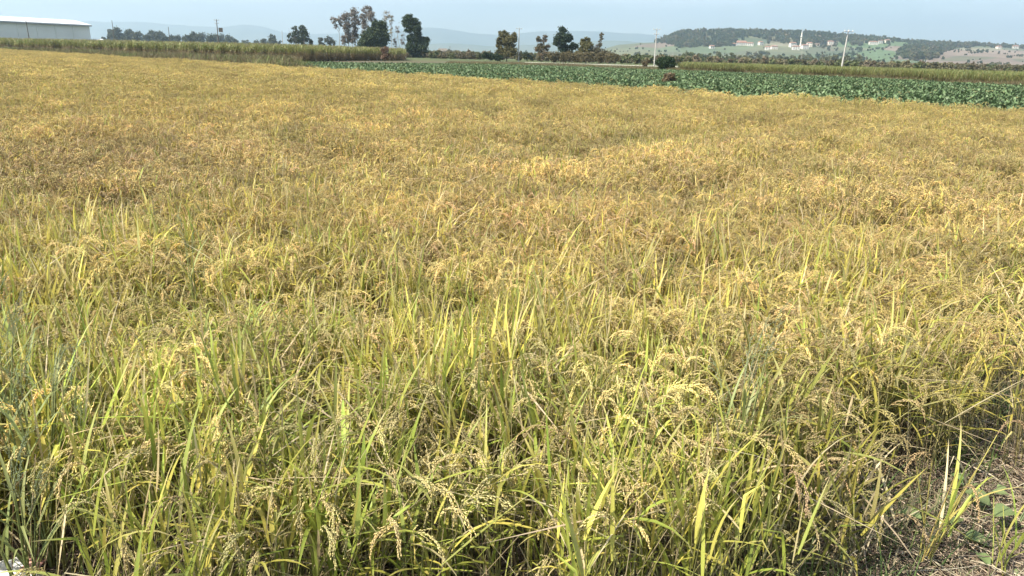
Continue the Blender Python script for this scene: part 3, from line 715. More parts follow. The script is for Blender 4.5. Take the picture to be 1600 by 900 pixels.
pole(1313, 116, 46, 118, 'big pale concrete utility pole on the right, the nearest and tallest', r0=.135, lean=.25)
pole(1022, 102, 44, 165, 'pale concrete utility pole leaning by the dome shaped bush', r0=.135, arms=2)
pole(810, 96, 43, 190, 'pale concrete utility pole in the middle beside the olive brown tree', r0=.135)
pole(343, 84, 30, 235, 'dark pole with two crossarms and a box, standing tall behind the corn on the left', 'dark_pole', .18, arms=2)
pb_root = [o for o in COL.objects if o.name.startswith('utility_pole')][-1]
box('transformer', 1.1, .8, 1.2, M['dark_pole'], pb_root, (.95, 0, P(343, 50, 235).z))
pole(49, 80, 32, 190, 'dark leaning pole in front of the warehouse wall', 'dark_pole', .13, arms=0, lean=-.1)
pole(181, 80, 32, 300, 'short dark pole rising from the hazy tree line right of the warehouse', 'dark_pole', .16, arms=0)
pole(267, 80, 42, 300, 'short dark pole over the hazy tree line left of the pole with a box', 'dark_pole', .16, arms=0)
pole(443, 85, 48, 320, 'thin pale pole left of the knobbly dark tree', 'concrete', .13, arms=0)
pole(703, 88, 72, 420, 'tiny thin pole on the plain right of the farmhouse', 'dark_pole', .12, arms=0)
for px, t_, lab in ((1351, 87, 'short pale pole in the valley right of the biggest pole'), (1443, 93, 'left one of the thick white twin posts in the right part of the valley'), (1445.5, 93, 'right one of the thick white twin posts in the right part of the valley'), (1529, 97, 'short thin pale pole in the valley near the right edge'),
                    (1150, 86, 'thin pale pole among the valley trees below the long building'), (1250, 80, 'thin pale pole in the valley under the minaret'), (1050, 82, 'thin pale pole above the dome shaped bush'), (1469, 104, 'low white stake in the valley right of the twin posts')):
    pole(px, 104, t_, 360, lab, 'concrete', .16 if 1440 < px < 1450 else .1, arms=0, group='small poles in the valley', kind='small_pole')

# pale gravel track behind the green crop
tr = [P(700, 200, 140), P(1110, 200, 112)]
def ribbon(name, pts, w, z, mat, **k):
    V = []; Q = []
    for i, p_ in enumerate(pts):
        a = pts[max(0, i - 1)]; c = pts[min(len(pts) - 1, i + 1)]; d = Vector((c[0] - a[0], c[1] - a[1], 0)).normalized(); nrm = Vector((-d.y, d.x, 0))
        q1 = Vector((p_[0], p_[1], z)) - nrm * w / 2; q2 = Vector((p_[0], p_[1], z)) + nrm * w / 2
        V += [tuple(q1), tuple(q2)]
        if i: Q.append((2 * i - 2, 2 * i, 2 * i + 1, 2 * i - 1))
    return link(name, mesh_np(name, V, [np.array(Q)]), mat, kind='structure', **k)
ribbon('track', [G(820, 97.5), G(880, 99), G(930, 100.6), G(980, 102.2), G(1030, 103.6), G(1070, 105), G(1180, 108.5), G(1320, 113)], 7, .03, M['gravel'])

# ================================================================== RICE
def jit(c, v=.15): k = 1 + random.uniform(-v, v); return tuple(max(0, x * k * (1 + random.uniform(-.05, .05))) for x in c)
LG, LR = (.235, .30, .05), (.40, .32, .085)     # leaf green / ripe
LY = (.50, .43, .10)
SG, SR = (.19, .21, .07), (.40, .33, .15)
PG, PR = (.62, .55, .28), (.59, .475, .20)
DEAD = (.43, .35, .19)
DK = (.22, .15, .09)
def rice_patch(name, R_, nt, lod, leafy=0.0, hgt=.72):
    pb = PB()
    nl, seg, ng = [(4, 5, 130), (2, 3, 24), (1, 2, 5)][lod]
    hills = [(random.uniform(-R_, R_), random.uniform(-R_, R_)) for _ in range(max(3, nt // 7))]
    for i in range(nt):
        h0 = random.choice(hills)
        x = h0[0] + random.gauss(0, .035); y = h0[1] + random.gauss(0, .035)
        H = hgt * random.uniform(.78, 1.1); az = random.uniform(0, 6.283); ln_ = abs(random.gauss(0, .16))
        tx, ty = x + math.cos(az) * H * ln_, y + math.sin(az) * H * ln_
        sa, sb = jit(SG), jit(SR)
        sh = H * .82
        if lod < 2: pb.tube([(x, y, 0), (x + (tx - x) * .4, y + (ty - y) * .4, sh * .5), (tx, ty, sh)], .0028 if lod == 0 else .0035, .0014 if lod == 0 else .002, sa, sb)
        else: pb.blade((x, y, .25), az, 1.45, sh - .2, .008, .1, sa, sb, 1, 0)
        for k in range(nl):
            f = random.uniform(.3, .8) if k else .78
            if lod: f = random.uniform(.5, .8)
            bx, by = x + (tx - x) * f, y + (ty - y) * f
            a2 = random.uniform(0, 6.283); r = random.random()
            if r < .16: ca = cb = jit(DEAD)
            elif r < .25: ca, cb = jit(LY), jit(LY)
            else: ca, cb = jit(LG if random.random() < .75 else (.34, .33, .07), .3), jit(random.choice([LR, LR, (.44, .35, .07), (.26, .29, .065), (.43, .34, .17)]), .25)
            up = random.random() < .17 + .5 * leafy
            L = random.uniform(.13, .26) * (1.3 if leafy and up and lod == 0 else 1); w = random.uniform(.006, .012) * (.6 if ca == cb and ca[2] > .12 else 1) * (1.25 if leafy else 1) * (1, 1.25, 1.9)[lod]
            tip = DEAD if random.random() < .4 else None
            if up: pb.blade((bx, by, H * f * .98), a2, random.uniform(1.15, 1.5), L, w, random.uniform(.1, .7), ca, cb, seg, .35 if lod == 0 else 0, random.uniform(-.5, .5), tip)
            else: pb.blade((bx, by, H * f * .98), a2, random.uniform(.2, 1.2), L, w, random.uniform(.5, 2.6), ca, cb, seg, .35 if lod == 0 else 0, random.uniform(-.5, .5), tip)
        if random.random() < .92 - .5 * leafy:
            a3 = az + random.gauss(0, .6) if ln_ > .1 else random.uniform(0, 6.28)
            q_ = random.random(); pa, pc = jit(PG, .2), jit(PR if q_ < .6 else ((.60, .45, .25) if q_ < .8 else (.46, .33, .15)), .2)
            gl, gw = [(.0105, .0019), (.027, .0042), (.08, .0078)][lod]
            pb.panicle((tx, ty, sh), a3, random.uniform(.12, .19), ng, pa, pc, gl, gw, random.uniform(1.05, 1.45), random.uniform(2.3, 3.5), 1.0, lod < 2, 3, (10, 8, 5)[lod])
    for _ in range((30, 22, 8)[lod]):
        x, y = random.uniform(-R_, R_), random.uniform(-R_, R_); a = random.uniform(0, 6.28); h = hgt * random.uniform(.6, 1.02); l_ = abs(random.gauss(0, .3))
        c = jit(random.choice([(.46, .38, .24), (.38, .33, .17), (.30, .24, .15)]), .25); w_ = (.0018, .0026, .006)[lod]
        pb.tube([(x, y, 0), (x + math.cos(a) * l_ * h * .35, y + math.sin(a) * l_ * h * .35, h * .6), (x + math.cos(a) * l_ * h, y + math.sin(a) * l_ * h, h)], w_, w_ * .5, c, c)
    # snapped straw and old leaves lying across the canopy
    for _ in range((9, 6, 3)[lod]):
        a = random.uniform(0, 6.28); z = hgt * random.uniform(.5, .9)
        pb.blade((random.uniform(-R_, R_), random.uniform(-R_, R_), z), a, random.uniform(-.3, .6), random.uniform(.18, .34), random.uniform(.006, .011) * (1, 1.2, 2)[lod], random.uniform(0, 1.4), jit(LG, .3), jit(LR, .3), 4, .3 if lod == 0 else 0, random.uniform(-1, 1), DEAD if random.random() < .5 else None)
    for _ in range((12, 8, 4)[lod]):
        a = random.uniform(0, 6.28); z = hgt * random.uniform(.25, .86)
        pb.blade((random.uniform(-R_, R_), random.uniform(-R_, R_), z), a, random.uniform(-.2, .5), random.uniform(.2, .45), random.uniform(.004, .008) * (1, 1.2, 2)[lod], random.uniform(0, .6), jit((.5, .42, .27)), jit((.55, .45, .28)), 3, 0, 0)
    return pb.mesh(name)
P0 = [rice_patch('rice_near_patch', .27, 52, 0, 0) for _ in range(7)] + [rice_patch('rice_leafy_patch', .27, 46, 0, 1, .66) for _ in range(4)]
P1 = [rice_patch('rice_mid_patch', .3, 64, 1, 0) for _ in range(7)] + [rice_patch('rice_mid_leafy_patch', .3, 56, 1, 1) for _ in range(3)]
P2 = [rice_patch('rice_far_patch', .55, 130, 2, 0) for _ in range(6)]
def rice_place(spacing, r0, r1, nprot, nleafy, seed):
    xs = np.arange(-105, 27, spacing); ys = np.arange(1.2, 135, spacing)
    if r1 < 60: xs = xs[(xs > -r1) & (xs < r1)]; ys = ys[ys < r1]
    X, Y = np.meshgrid(xs, ys); X = X.ravel(); Y = Y.ravel()
    k = (np.abs(X) < Y * .80 + 2.5) & (np.hypot(X, Y) < r1 + 1) & (np.hypot(X, Y) > r0 - 1); X, Y = X[k], Y[k]
    rg = np.random.default_rng(seed)
    X = X + rg.uniform(-.42, .42, len(X)) * spacing; Y = Y + rg.uniform(-.42, .42, len(Y)) * spacing
    rr = np.hypot(X, Y) + (vnoise(X * 1.5, Y * 1.5, 99) - .5) * 1.0
    k = in_rice(X, Y) & (rr >= r0) & (rr < r1); X, Y = X[k], Y[k]
    n = len(X); r = np.hypot(X, Y)
    n1 = fbm(X / 1.7, Y / 1.7, 11); n2 = fbm(X / .7, Y / .7, 12); n3 = fbm(X / 6, Y / 6, 13)
    front = np.clip((5.2 - Y) / 3.2, 0, 1)                     # greener towards the near bank
    right = np.clip((X - .2) / 1.4, 0, 1) * np.clip((9 - Y) / 4, 0, 1)
    ripe = 1.0 - .60 * front * (1 - .75 * right) - .9 * np.clip(.5 - n1, 0, 1) - .5 * np.clip(.46 - n2, 0, 1) + .25 * (n3 - .5)
    edge = np.clip(1 + edge_dist(X, Y) / .5, 0, 1) * (Y > 3.2); ripe -= .75 * edge
    ripe = np.clip(ripe + rg.normal(0, .09, n), 0, 1.1)
    leafy = (rg.uniform(0, 1, n) < (.07 if r0 < 1 else .02) + 1.9 * front * (1 - .75 * right) * np.clip(n1 * 2.2 - .55, 0, 1) + .6 * edge + .3 * (n1 < .40)) & (nleafy > 0)
    idx = np.where(leafy, nprot + rg.integers(0, max(1, nleafy), n), rg.integers(0, nprot, n))
    h = .93 + .20 * (n2 - .5) + .15 * (n1 - .5) + rg.normal(0, .05, n)
    hole = fbm(X / .9 + 40, Y / .9, 15); h -= np.clip(.40 - hole, 0, 1) * 1.4
    keep_ = ~((hole < .30) & (rg.uniform(0, 1, n) < .6))
    h = np.clip(h, .45, 1.25)
    # yellower gold far away, redder brown weedy stretch on the left, brown middle
    red = np.clip(1 - np.hypot((X + 4.2) / 2.6, (Y - 8) / 4.5), 0, 1) + .7 * np.clip(1 - np.hypot((X - .8) / 2.2, (Y - 6.0) / 2.6), 0, 1)
    red = np.clip(red * 1.3 * (.4 + n1), 0, 1)[:, None]
    tint = np.ones((n, 3)) * (1 + .26 * (n2 - .5) + .2 * (n3 - .5))[:, None]
    tint *= 1 + red * np.array([-.03, -.045, .04])
    tint *= 1 + .14 * np.clip((6.5 - r) / 3, 0, 1)[:, None]  # nearest plants tinted paler, lifting the shade they cast on each other
    gold = np.clip((r - 9) / 14, 0, 1)[:, None]; tint *= 1 + gold * np.array([-.07, -.05, -.15])
    sxy = rg.uniform(.92, 1.1, n)
    tint *= rg.uniform(.78, 1.2, (n, 1))
    return X[keep_], Y[keep_], int(keep_.sum()), idx[keep_], ripe[keep_], tint[keep_], np.stack([sxy, sxy, h], 1)[keep_], rg
for nm, protos, sp, r0, r1, npr, nlf, sd_, lab in (
        ('near_rice_plants', P0, .305, 0, 6.5, 7, 4, 1, 'near rice plants with drooping grain heads and yellow green leaves'),
        ('middle_rice_plants', P1, .40, 6.5, 24, 7, 3, 2, 'golden ripening rice plants in the middle of the field'),
        ('far_rice_plants', P2, .80, 24, 150, 6, 0, 3, 'smooth golden far part of the rice field')):
    X, Y, n, idx, ripe, tint, sc, rg = rice_place(sp, r0, r1, npr, nlf, sd_)
    scatter(nm, protos, M['rice'], np.stack([X, Y, np.zeros(n)], 1), rg.uniform(0, 6.28, n), sc, idx, rg.normal(0, .09, n), rg.normal(0, .09, n), ripe, tint, label=lab, cat='rice field')
    print(nm, n)

# ================================================================== GREEN CROP (large leaved plants)
def crop_plant():
    pb = PB()
    n = random.randint(12, 17)
    for i in range(n):
        a = i * 2.4 + random.uniform(-.3, .3); el = random.uniform(.3, 1.3); L = random.uniform(.19, .36)
        g = random.uniform(.75, 1.35); c = (.078 * g, .118 * g, .050 * g)
        if random.random() < .03: c = (.2, .19, .08)
        pb.blade((0, 0, .05), a, el, L, L * .52, random.uniform(.3, 1.5), c, c, 4, random.uniform(.1, .5), random.uniform(-.2, .2), None)
        pb.blade((0, 0, .056), a, el, L * .7, .014, .6, (.16, .24, .14), (.16, .24, .14), 2, 0)
    return pb.mesh('cabbage_plant')
CP = [crop_plant() for _ in range(6)]
for m_ in CP: m_.materials.append(M['crop'])
cf = [(480, 93.5), (600, 95.5), (700, 96.5), (800, 98.5), (900, 101.5), (1000, 105), (1100, 108), (1200, 112), (1300, 116), (1400, 120), (1500, 125), (1600, 129), (1700, 135)]
cfw = [G(a, b, .45) for a, b in cf]
fs = np.array([p_.x / p_.y for p_ in cfw]); fy = np.array([p_.y for p_ in cfw])
def crop_far(x, y): return np.interp(x / y, fs, fy, left=0)
sp = .46
xs = np.arange(-60, 75, sp); ys = np.arange(8, 150, sp * 1.0)
X, Y = np.meshgrid(xs, ys); X = X.ravel(); Y = Y.ravel()
X = X + rng.uniform(-.16, .16, len(X)); Y = Y + rng.uniform(-.16, .16, len(Y))
k = (Y > rice_far(X) + .9 + vnoise(X * .6, Y * 0, 4) * .8) & (Y < crop_far(X, Y)) & (np.abs(X) < .78 * Y + 2)
# a few thin bare spots
k &= (fbm(X / 2.2, Y / 2.2, 50) > .30)
X, Y = X[k], Y[k]; o = np.argsort(np.hypot(X, Y) + (np.abs(X) > .70 * Y) * 500); X, Y = X[o], Y[o]
for i in range(290):
    ob = link('cabbage_plant', CP[i % 6], M['crop'], None, (X[i], Y[i], 0), label='green broad leaved cabbage plant at the near edge of the crop beyond the rice', cat='cabbage plant', group='cabbage plants along the near edge of the green crop')
    s_ = random.uniform(.85, 1.2); ob.scale = (s_, s_, s_ * random.uniform(.9, 1.15)); ob.rotation_euler = (0, 0, random.uniform(0, 6.28))
n = len(X) - 290; sx_ = rng.uniform(.8, 1.2, n)
scatter('cabbage_crop', CP, M['crop'], np.stack([X[290:], Y[290:], np.zeros(n)], 1), rng.uniform(0, 6.28, n), sx_, rng.integers(0, 6, n), label='wide band of bluish green cabbage plants beyond the rice', cat='crop')
print('crop', n)

# weedy verge patches
def weed_patch(cols, R_, nb, hmin, hmax, w=.012, seg=3, droop=1.2):
    pb = PB()
    for _ in range(nb):
        x, y = random.uniform(-R_, R_), random.uniform(-R_, R_); c = jit(random.choice(cols), .25)
        pb.blade((x, y, 0), random.uniform(0, 6.28), random.uniform(.9, 1.5), random.uniform(hmin, hmax), w * random.uniform(.6, 1.4), random.uniform(.2, droop), c, c, seg, 0, random.uniform(-1, 1))
    return pb.mesh('weed_patch')
BW = [(.16, .12, .065), (.22, .17, .09), (.10, .11, .04), (.13, .10, .06)]
GW = [(.11, .15, .04), (.15, .17, .05), (.20, .18, .07), (.08, .12, .035)]
verge = [weed_patch(BW, .55, 150, .3, .85, .022) for _ in range(3)] + [weed_patch(GW, .55, 150, .25, .7, .022) for _ in range(3)]
def band(name, label, n, fn, protos, mat, ifn, smin=.7, smax=1.2, xr=(-130, 90), yr=(15, 180), cat='weeds'):
    x = rng.uniform(*xr, n); y = rng.uniform(*yr, n); k = fn(x, y); x, y = x[k], y[k]; m = len(x)
    print(name, m)
    return scatter(name, protos, mat, np.stack([x, y, np.zeros(m)], 1), rng.uniform(0, 6.28, m), rng.uniform(smin, smax, m), ifn(x, y, m), label=label, cat=cat)
def on_edge(x, y):
    d = y - rice_far(x); return (d > .1) & (d < 1.5 + 1.2 * vnoise(x * .3, y * .3, 8)) & (np.abs(x) < .78 * y) & (vnoise(x * .35, y * .35, 81) > np.where(x > -8, .62, .1))
band('field_edge_weeds', 'thin strip of brown and green weeds between the rice and the crop', 60000, on_edge, verge, M['plant'], lambda x, y, m: rng.integers(0, 6, m), .5, .95)
# corn near face in world
cn = [(-60, 79), (0, 80.5), (100, 84), (200, 88.5), (300, 92), (400, 95), (480, 96.5), (560, 95), (640, 95)]
cnw = [G(a, b, 0) for a, b in cn]; cns = np.array([p_.x / p_.y for p_ in cnw]); cny = np.array([p_.y for p_ in cnw])
def corn_near(x, y): return np.interp(x / y, cns, cny, left=400, right=0)
smax_corn = P(632, 80, 100).x / 100
def verge_fn(x, y):
    s = x / y; return (y > rice_far(x) + .5) & (y < corn_near(x, y) + .5) & (s < P(488, 90, 100).x / 100 - .10 * vnoise(x * .8, y * .12, 3) ** 2) & (s > -.74) & (vnoise(x * .5, y * .22, 7) > .22)
M['bank'] = plant_mat('bank_weed_material', .2, .6, .2, False, .45)
bank_p = [weed_patch([(.13, .10, .055), (.09, .08, .04), (.17, .14, .07)], .5, 110, .3, .9, .03) for _ in range(3)] + [weed_patch([(.10, .13, .04), (.13, .15, .045), (.07, .10, .03)], .5, 110, .3, .9, .03) for _ in range(3)]
band('grassy_bank', 'rough brown and green grass bank between the rice and the corn on the left', 50000, verge_fn, bank_p, M['bank'], lambda x, y, m: np.where(rng.uniform(0, 1, m) < .72, rng.integers(0, 3, m), rng.integers(3, 6, m)), .5, 1.5)
def bank2_fn(x, y):
    s = x / y; f = crop_far(x, y); return (f > 0) & (y > f + .6) & (y < f + 14) & (s > P(700, 90, 100).x / 100) & (s < .78) & (fbm(x / 5, y / 5, 66) > .42)
band('crop_end_weeds', 'brown weeds along the far side of the green crop', 40000, bank2_fn, verge, M['plant'], lambda x, y, m: rng.integers(0, 4, m), .5, .9, (-40, 90), (50, 150))

# brown reed hedge on the right behind the crop
def reed_patch():
    pb = PB()
    for _ in range(110):
        x, y = random.uniform(-.7, .7), random.uniform(-.7, .7); H = random.uniform(1.0, 1.5)
        c = jit(random.choice([(.10, .085, .04), (.085, .095, .035), (.13, .10, .05)]), .25); c2 = jit(random.choice([(.18, .19, .06), (.21, .19, .07), (.13, .17, .05)]), .25)
        pb.blade((x, y, 0), random.uniform(0, 6.28), 1.45, H * .8, .03, .2, c, c, 2, 0, random.uniform(-1, 1))
        pb.blade((x, y, H * .45), random.uniform(0, 6.28), random.uniform(.9, 1.4), H * .55, .035, 1.0, c2, c2, 2, 0, random.uniform(-1, 1))
    return pb.mesh('reed_patch')
reeds = [reed_patch() for _ in range(4)]
def reed_fn(x, y):
    s = x / y; f = crop_far(x, y); px = 800 + s * 1213
    return (px > 1060) & (f > 0) & (y > f + 2.5) & (y < f + 22) & (s < .80) & ((px < 1325) | (y > f + .8)) & (vnoise(x * .25, y * .25, 9) > .12)
band('reed_hedge', 'long low hedge of brown green reeds behind the cabbage crop on the right', 26000, reed_fn, reeds, M['plant'], lambda x, y, m: rng.integers(0, 4, m), .75, 1.02, (10, 100), (40, 160), 'reeds')

# corn
def corn_patch():
    pb = PB()
    for _ in range(9):
        x, y = random.uniform(-.5, .5), random.uniform(-.5, .5); H = random.uniform(1.9, 2.35)
        sc = jit((.20, .16, .09)); pb.blade((x, y, 0), random.uniform(0, 6.28), 1.52, H, .04, .05, sc, sc, 2, 0)
        for i in range(11):
            z = H * (.15 + .8 * i / 11); dry = i < 6 + random.randint(-1, 2)
            c = jit(random.choice([(.20, .155, .09), (.25, .20, .12), (.14, .11, .065)]) if dry else random.choice([(.15, .19, .05), (.19, .21, .07), (.22, .21, .08)]), .2)
            pb.blade((x, y, z), i * 2.9 + random.uniform(-.5, .5), random.uniform(-.4, .5) if dry else random.uniform(.7, 1.2), random.uniform(.45, .7), .07, random.uniform(1, 2) if dry else random.uniform(.6, 1.6), c, c, 3, 0)
        c = (.24, .2, .11); pb.blade((x, y, H * .97), 0, 1.5, .3, .05, .1, c, c, 1, 0); pb.blade((x, y, H * .97), 1.6, 1.3, .3, .05, .1, c, c, 1, 0)
    return pb.mesh('corn_patch')
corns = [corn_patch() for _ in range(5)]
def corn_fn(x, y):
    s = x / y; f = corn_near(x, y) + vnoise(x * .4, y * .4, 3) * .8
    return (y > f) & (y < f + 28) & (s < smax_corn) & (s > -.78)
band('corn_field', 'field of drying corn with green tops in front of the warehouse and poplars', 42000, corn_fn, corns, M['plant'], lambda x, y, m: rng.integers(0, 5, m), .88, 1.03, (-170, -5), (90, 230), 'corn field')
tree('dead_shrub', 'brown dry bush standing in the cabbage crop below the dome shaped bush', 'shrub', 1045, 52, [(1045, 119, 8, 5), (1042, 124, 8, 4), (1051, 123, 5, 5)], (.11, .085, .05), (.2, .15, .09), .10, 1.6, bare=5)

# ================================================================== PATH LITTER, SMALL WEEDS
def straw_patch():
    pb = PB()
    for _ in range(130):
        x, y = random.uniform(-.35, .35), random.uniform(-.35, .35); c = jit(random.choice([(.34, .27, .19), (.25, .19, .135), (.40, .34, .25), (.15, .115, .085)]), .25)
        a = random.uniform(0, 6.28); L = random.uniform(.05, .26); z = random.uniform(.005, .035); e = random.uniform(-.02, .12)
        w = random.uniform(.0012, .0028); dx, dy = math.cos(a), math.sin(a)
        pb.tube([(x, y, z), (x + dx * L * .5 - dy * L * .06, y + dy * L * .5 + dx * L * .06, z + e * L * .5 + .008), (x + dx * L, y + dy * L, max(.004, z + e * L))], w, w * .7, c, c, 3)
    return pb.mesh('straw_patch')
straws = [straw_patch() for _ in range(5)]
n = 900; t = rng.uniform(-1.6, 7, n); d = rng.uniform(-.1, 3.0, n)
SX = E0[0] + ed[0] * t + en[0] * d; SY = E0[1] + ed[1] * t + en[1] * d
fx = rng.uniform(-3.2, 2.2, 260); fy_ = rng.uniform(.9, 2.6, 260)
SX = np.concatenate([SX, fx]); SY = np.concatenate([SY, fy_]); k = edge_dist(SX, SY) > -9; n = len(SX)
zz = np.where(edge_dist(SX, SY) > .25, .045, .012)
scatter('straw_litter', straws, M['straw'], np.stack([SX, SY, zz], 1), rng.uniform(0, 6.28, n), rng.uniform(.7, 1.2, n), rng.integers(0, 5, n), label='loose dry straw lying on the path and along the field foot', cat='straw')
sg = [weed_patch([(.09, .14, .04), (.07, .11, .04), (.14, .17, .06), (.22, .2, .11)], .16, 60, .08, .26, .005, 4, 1.8) for _ in range(4)]
n = 120; t = rng.uniform(-1.2, 8, n); d = rng.normal(-.02, .09, n)
SX = E0[0] + ed[0] * t + en[0] * d; SY = E0[1] + ed[1] * t + en[1] * d
fx = rng.uniform(-3.2, 1.6, 170); fy_ = rng.normal(1.62, .12, 170); SX = np.concatenate([SX, fx]); SY = np.concatenate([SY, fy_]); n = len(SX)
scatter('path_edge_grass', sg, M['plant'], np.stack([SX, SY, np.zeros(n)], 1), rng.uniform(0, 6.28, n), rng.uniform(.6, 1.2, n), rng.integers(0, 4, n), label='short green grass along the foot of the rice and the path edge', cat='grass')

# ---- individual foreground plants
def seg_part(name, fn, parent, mat='plant', **k):
    pb = PB(); fn(pb); return link(name, pb.mesh(name), M[mat], parent, **k)
def tuft(name, loc, label, cat, nst, H, colS, colL, nleaf, npan, colP, spread=.5, lw=.010, LL=.32):
    r = empty(name, loc, label=label, cat=cat)
    tops = []
    for i in range(nst):
        a = random.uniform(0, 6.28); ln_ = random.uniform(.05, spread); h = H * random.uniform(.7, 1.05)
        x0, y0 = random.gauss(0, .02), random.gauss(0, .02); tp = (x0 + math.cos(a) * h * ln_, y0 + math.sin(a) * h * ln_, h); tops.append((tp, a, (x0, y0)))
        c = jit(colS); seg_part('stem', lambda pb: pb.tube([(x0, y0, 0), (x0 + (tp[0] - x0) * .4, y0 + (tp[1] - y0) * .4, h * .5), tp], .0032, .0015, c, c, 5), r)
    for i in range(nleaf):
        tp, a, b0 = random.choice(tops); f = random.uniform(.3, .9); c = jit(random.choice(colL))
        p0 = (b0[0] + (tp[0] - b0[0]) * f, b0[1] + (tp[1] - b0[1]) * f, tp[2] * f)
        seg_part('leaf', lambda pb: pb.blade(p0, random.uniform(0, 6.28), random.uniform(.7, 1.45), LL * random.uniform(.7, 1.2), lw * random.uniform(.8, 1.2), random.uniform(.2, 1.8), c, c, 7, .35, random.uniform(-.4, .4), DEAD if random.random() < .4 else None), r)
    for i in range(npan):
        tp, a, b0 = tops[i % len(tops)]; c = jit(colP)
        seg_part('grain_head', lambda pb: pb.panicle(tp, a, random.uniform(.14, .2), 100, c, c, .0092, .0019, 1.2, 2.6, 1.0), r)
    return r
YL = [(.38, .40, .08), (.30, .36, .07), (.44, .40, .12)]
GL = [(.21, .27, .05), (.26, .31, .06), (.33, .35, .08)]
STR = [(.42, .34, .2), (.5, .42, .26)]
def Gp(px, py): p_ = G(px, py, 0); return p_
tuft('rice_tuft', Gp(1440, 900), 'lone yellow stubble tuft with few grain heads on the path at the bottom right', 'rice tuft', 9, .50, (.42, .36, .12), STR + YL, 7, 4, (.5, .36, .2), .45)
tuft('rice_tuft', Gp(1560, 925), 'short yellow green shoots at the bottom right corner', 'rice tuft', 5, .30, (.35, .36, .10), YL, 6, 0, (.5, .36, .2), .5)
tuft('rice_tuft', Gp(1340, 890), 'low tuft of pale dry straw left of the lone stubble tuft', 'rice tuft', 10, .34, (.45, .38, .26), STR, 12, 2, (.46, .36, .2), .9)
tuft('rice_tuft', Gp(520, 925), 'bright yellow green upright leafy clump left of the bottom middle', 'rice tuft', 8, .56, (.25, .30, .07), YL + GL, 26, 2, (.45, .38, .18), .25, .013, .36)
tuft('rice_tuft', Gp(400, 880), 'bright green leafy clump with erect blades in the lower left', 'rice tuft', 8, .62, (.22, .30, .06), GL, 24, 1, (.45, .38, .18), .25, .013, .36)
tuft('rice_tuft', Gp(710, 935), 'spiky green clump at the bottom edge left of the middle', 'rice tuft', 7, .46, (.22, .28, .06), GL + YL, 20, 2, (.45, .38, .18), .3, .012, .32)
tuft('rice_tuft', Gp(930, 930), 'yellowish clump with heavy bowed grain heads at the bottom middle', 'rice tuft', 9, .55, (.30, .30, .09), YL, 16, 7, (.52, .39, .20), .3, .010, .32)
tuft('rice_tuft', Gp(1180, 925), 'clump with long arching tan grain heads at the bottom right of the middle', 'rice tuft', 9, .56, (.34, .32, .12), YL + STR, 14, 8, (.56, .43, .24), .4, .009, .32)
# tall bluish grass weeds
def weed_grass(loc, label, H, nst=6):
    r = empty('tall_grass_weed', loc, label=label, cat='grass weed')
    for i in range(nst):
        a = random.uniform(0, 6.28); l_ = random.uniform(0, .18); h = H * random.uniform(.75, 1.05); c = jit((.22, .24, .09)); tp = (math.cos(a) * l_ * h, math.sin(a) * l_ * h, h)
        seg_part('stem', lambda pb: pb.tube([(0, 0, 0), (tp[0] * .4, tp[1] * .4, h * .5), tp], .004, .002, c, c, 5), r)
        for _ in range(3):
            f = random.uniform(.4, .9); c2 = jit((.22, .245, .09), .2)
            seg_part('leaf', lambda pb: pb.blade((tp[0] * f, tp[1] * f, h * f), random.uniform(0, 6.28), random.uniform(.8, 1.4), .28, .009, random.uniform(.3, 1.6), c2, c2, 6, .3), r)
        c3 = jit((.26, .30, .17))
        seg_part('seed_head', lambda pb: pb.panicle(tp, a, .17, 120, c3, c3, .006, .0013, 1.45, .4, .9), r)
weed_grass(Gp(85, 905), 'tall grey green grass weed with open seed heads near the left edge', .80, 7)
weed_grass(Gp(1125, 880), 'tall grey green grass weed among the tan grain right of the middle', .78, 5)
weed_grass(Gp(320, 600), 'grey green grass weed standing in the tan stretch on the left', .74, 3)
weed_grass(Gp(20, 860), 'tall grey green grass weed cut by the left edge', .85, 7)
weed_grass(Gp(45, 820), 'grey green grass weed just right of the one cut by the left edge', .72, 6)
weed_grass(Gp(150, 880), 'grey green grass weed in the bottom left right of the tallest one', .62, 5)
weed_grass(Gp(60, 1000), 'short grey green grass weed beside the white plastic scrap', .5, 6)
# broad leaved weeds by the path
def broad_leaf(pb, p, az, el, L, w, c):
    n = 5; d = Vector((math.cos(az) * math.cos(el), math.sin(az) * math.cos(el), math.sin(el))); s = Vector((-math.sin(az), math.cos(az), 0)); up = d.cross(s) * -1
    prof = [.25, .85, 1.0, .8, .45, .0]; rows = []
    for i in range(n + 1):
        t = i / n; q = Vector(p) + d * L * t + Vector((0, 0, -.25 * L * t * t)); ww = w * .5 * prof[i]
        rows.append([pb.v(q + s * ww * e_ + Vector((0, 0, abs(e_) * ww * .35 + random.uniform(-.002, .002))), c, c) for e_ in (-1, -.5, 0, .5, 1)])
    for i in range(n):
        for j in range(4): pb.Q.append((rows[i][j], rows[i + 1][j], rows[i + 1][j + 1], rows[i][j + 1]))
def broad_weed(loc, label, n, Ls, H):
    r = empty('broadleaf_weed', loc, label=label, cat='weed')
    for i in range(n):
        a = i * 2.4 + random.uniform(-.3, .3); h = H * random.uniform(.4, 1); rr = random.uniform(.03, .13); tp = (math.cos(a) * rr, math.sin(a) * rr, h)
        seg_part('stalk', lambda pb: pb.tube([(0, 0, 0), (tp[0] * .4, tp[1] * .4, h * .7), tp], .003, .0018, (.2, .26, .12), (.2, .26, .12), 5), r)
        c = jit((.17, .22, .09), .25); L = Ls * random.uniform(.6, 1.15)
        seg_part('leaf', lambda pb: broad_leaf(pb, tp, a, random.uniform(-.1, .5), L, L * .85, c), r)
broad_weed(Gp(1578, 850), 'leafy weed with the largest round grey green leaves at the right edge of the path', 9, .10, .16)
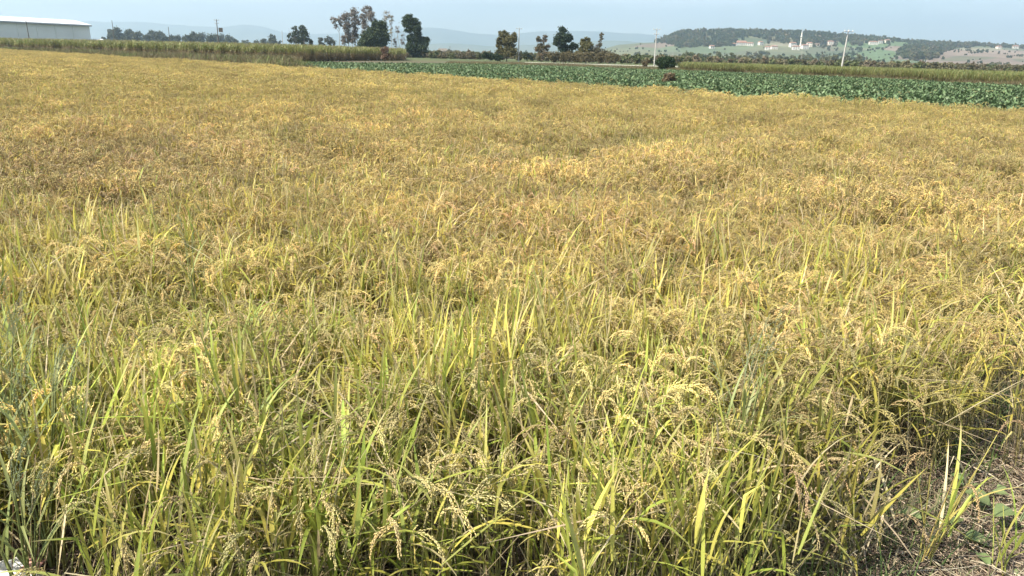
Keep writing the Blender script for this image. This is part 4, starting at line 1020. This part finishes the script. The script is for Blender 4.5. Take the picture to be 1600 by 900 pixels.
broad_weed(Gp(1480, 870), 'low weed with round pale green leaves behind the lone stubble tuft', 6, .09, .12)
broad_weed(Gp(1510, 800), 'small leaved weed on the path edge above the lone stubble tuft', 9, .055, .13)
broad_weed(Gp(1545, 900), 'dull green small leaved weed at the bottom right corner', 9, .05, .08)

# white plastic scrap in the lower left corner
def scrap():
    nx, ny = 16, 12; V = []; Q = []; C = []
    for j in range(ny):
        for i in range(nx):
            x = (i / (nx - 1) - .5) * .20; y = (j / (ny - 1) - .5) * .13
            z = .045 + .035 * float(fbm(np.array(i / 3.1), np.array(j / 2.6), 61)) * 2 - .12 * (x / .1) ** 2 * .25 - .12 * (y / .07) ** 2 * .25
            V.append((x + .01 * math.sin(j), y + .008 * math.sin(i * 1.7), max(.012, z)))
            C.append((.62, .33, .28) if i > nx * .68 and j > ny * .3 else (.80, .79, .78))
    for j in range(ny - 1):
        for i in range(nx - 1): a = j * nx + i; Q.append((a, a + 1, a + nx + 1, a + nx))
    return mesh_np('plastic_scrap', V, [np.array(Q)], C, smooth=False)
so = link('plastic_scrap', scrap(), M['straw'], None, G(14, 905, .05) - Vector((0, 0, .03)), label='crumpled white plastic scrap with a pink corner at the bottom left', cat='litter')
so.rotation_euler = (0, .05, .35)
sol = so.modifiers.new('thickness', 'SOLIDIFY'); sol.thickness = .002

# ================================================================== HAZE
me = bpy.data.meshes.new('haze'); x, y0_, y1_, z0_, z1_ = 9600, -9600, 9600, -1.2, 520
me.from_pydata([(-x, y0_, z0_), (x, y0_, z0_), (x, y1_, z0_), (-x, y1_, z0_), (-x, y0_, z1_), (x, y0_, z1_), (x, y1_, z1_), (-x, y1_, z1_)], [],
               [(0, 3, 2, 1), (4, 5, 6, 7), (0, 1, 5, 4), (1, 2, 6, 5), (2, 3, 7, 6), (3, 0, 4, 7)])
hz = bpy.data.materials.new('haze_air'); hz.use_nodes = True; hn = hz.node_tree.nodes; hn.remove(hn['Principled BSDF'])
pv_ = hn.new('ShaderNodeVolumePrincipled'); pv_.inputs['Color'].default_value = (.70, .86, 1, 1); pv_.inputs['Density'].default_value = HAZE_DENSITY; pv_.inputs['Anisotropy'].default_value = .6
hz.node_tree.links.new(pv_.outputs[0], hn['Material Output'].inputs['Volume'])
link('haze', me, hz, kind='stuff')
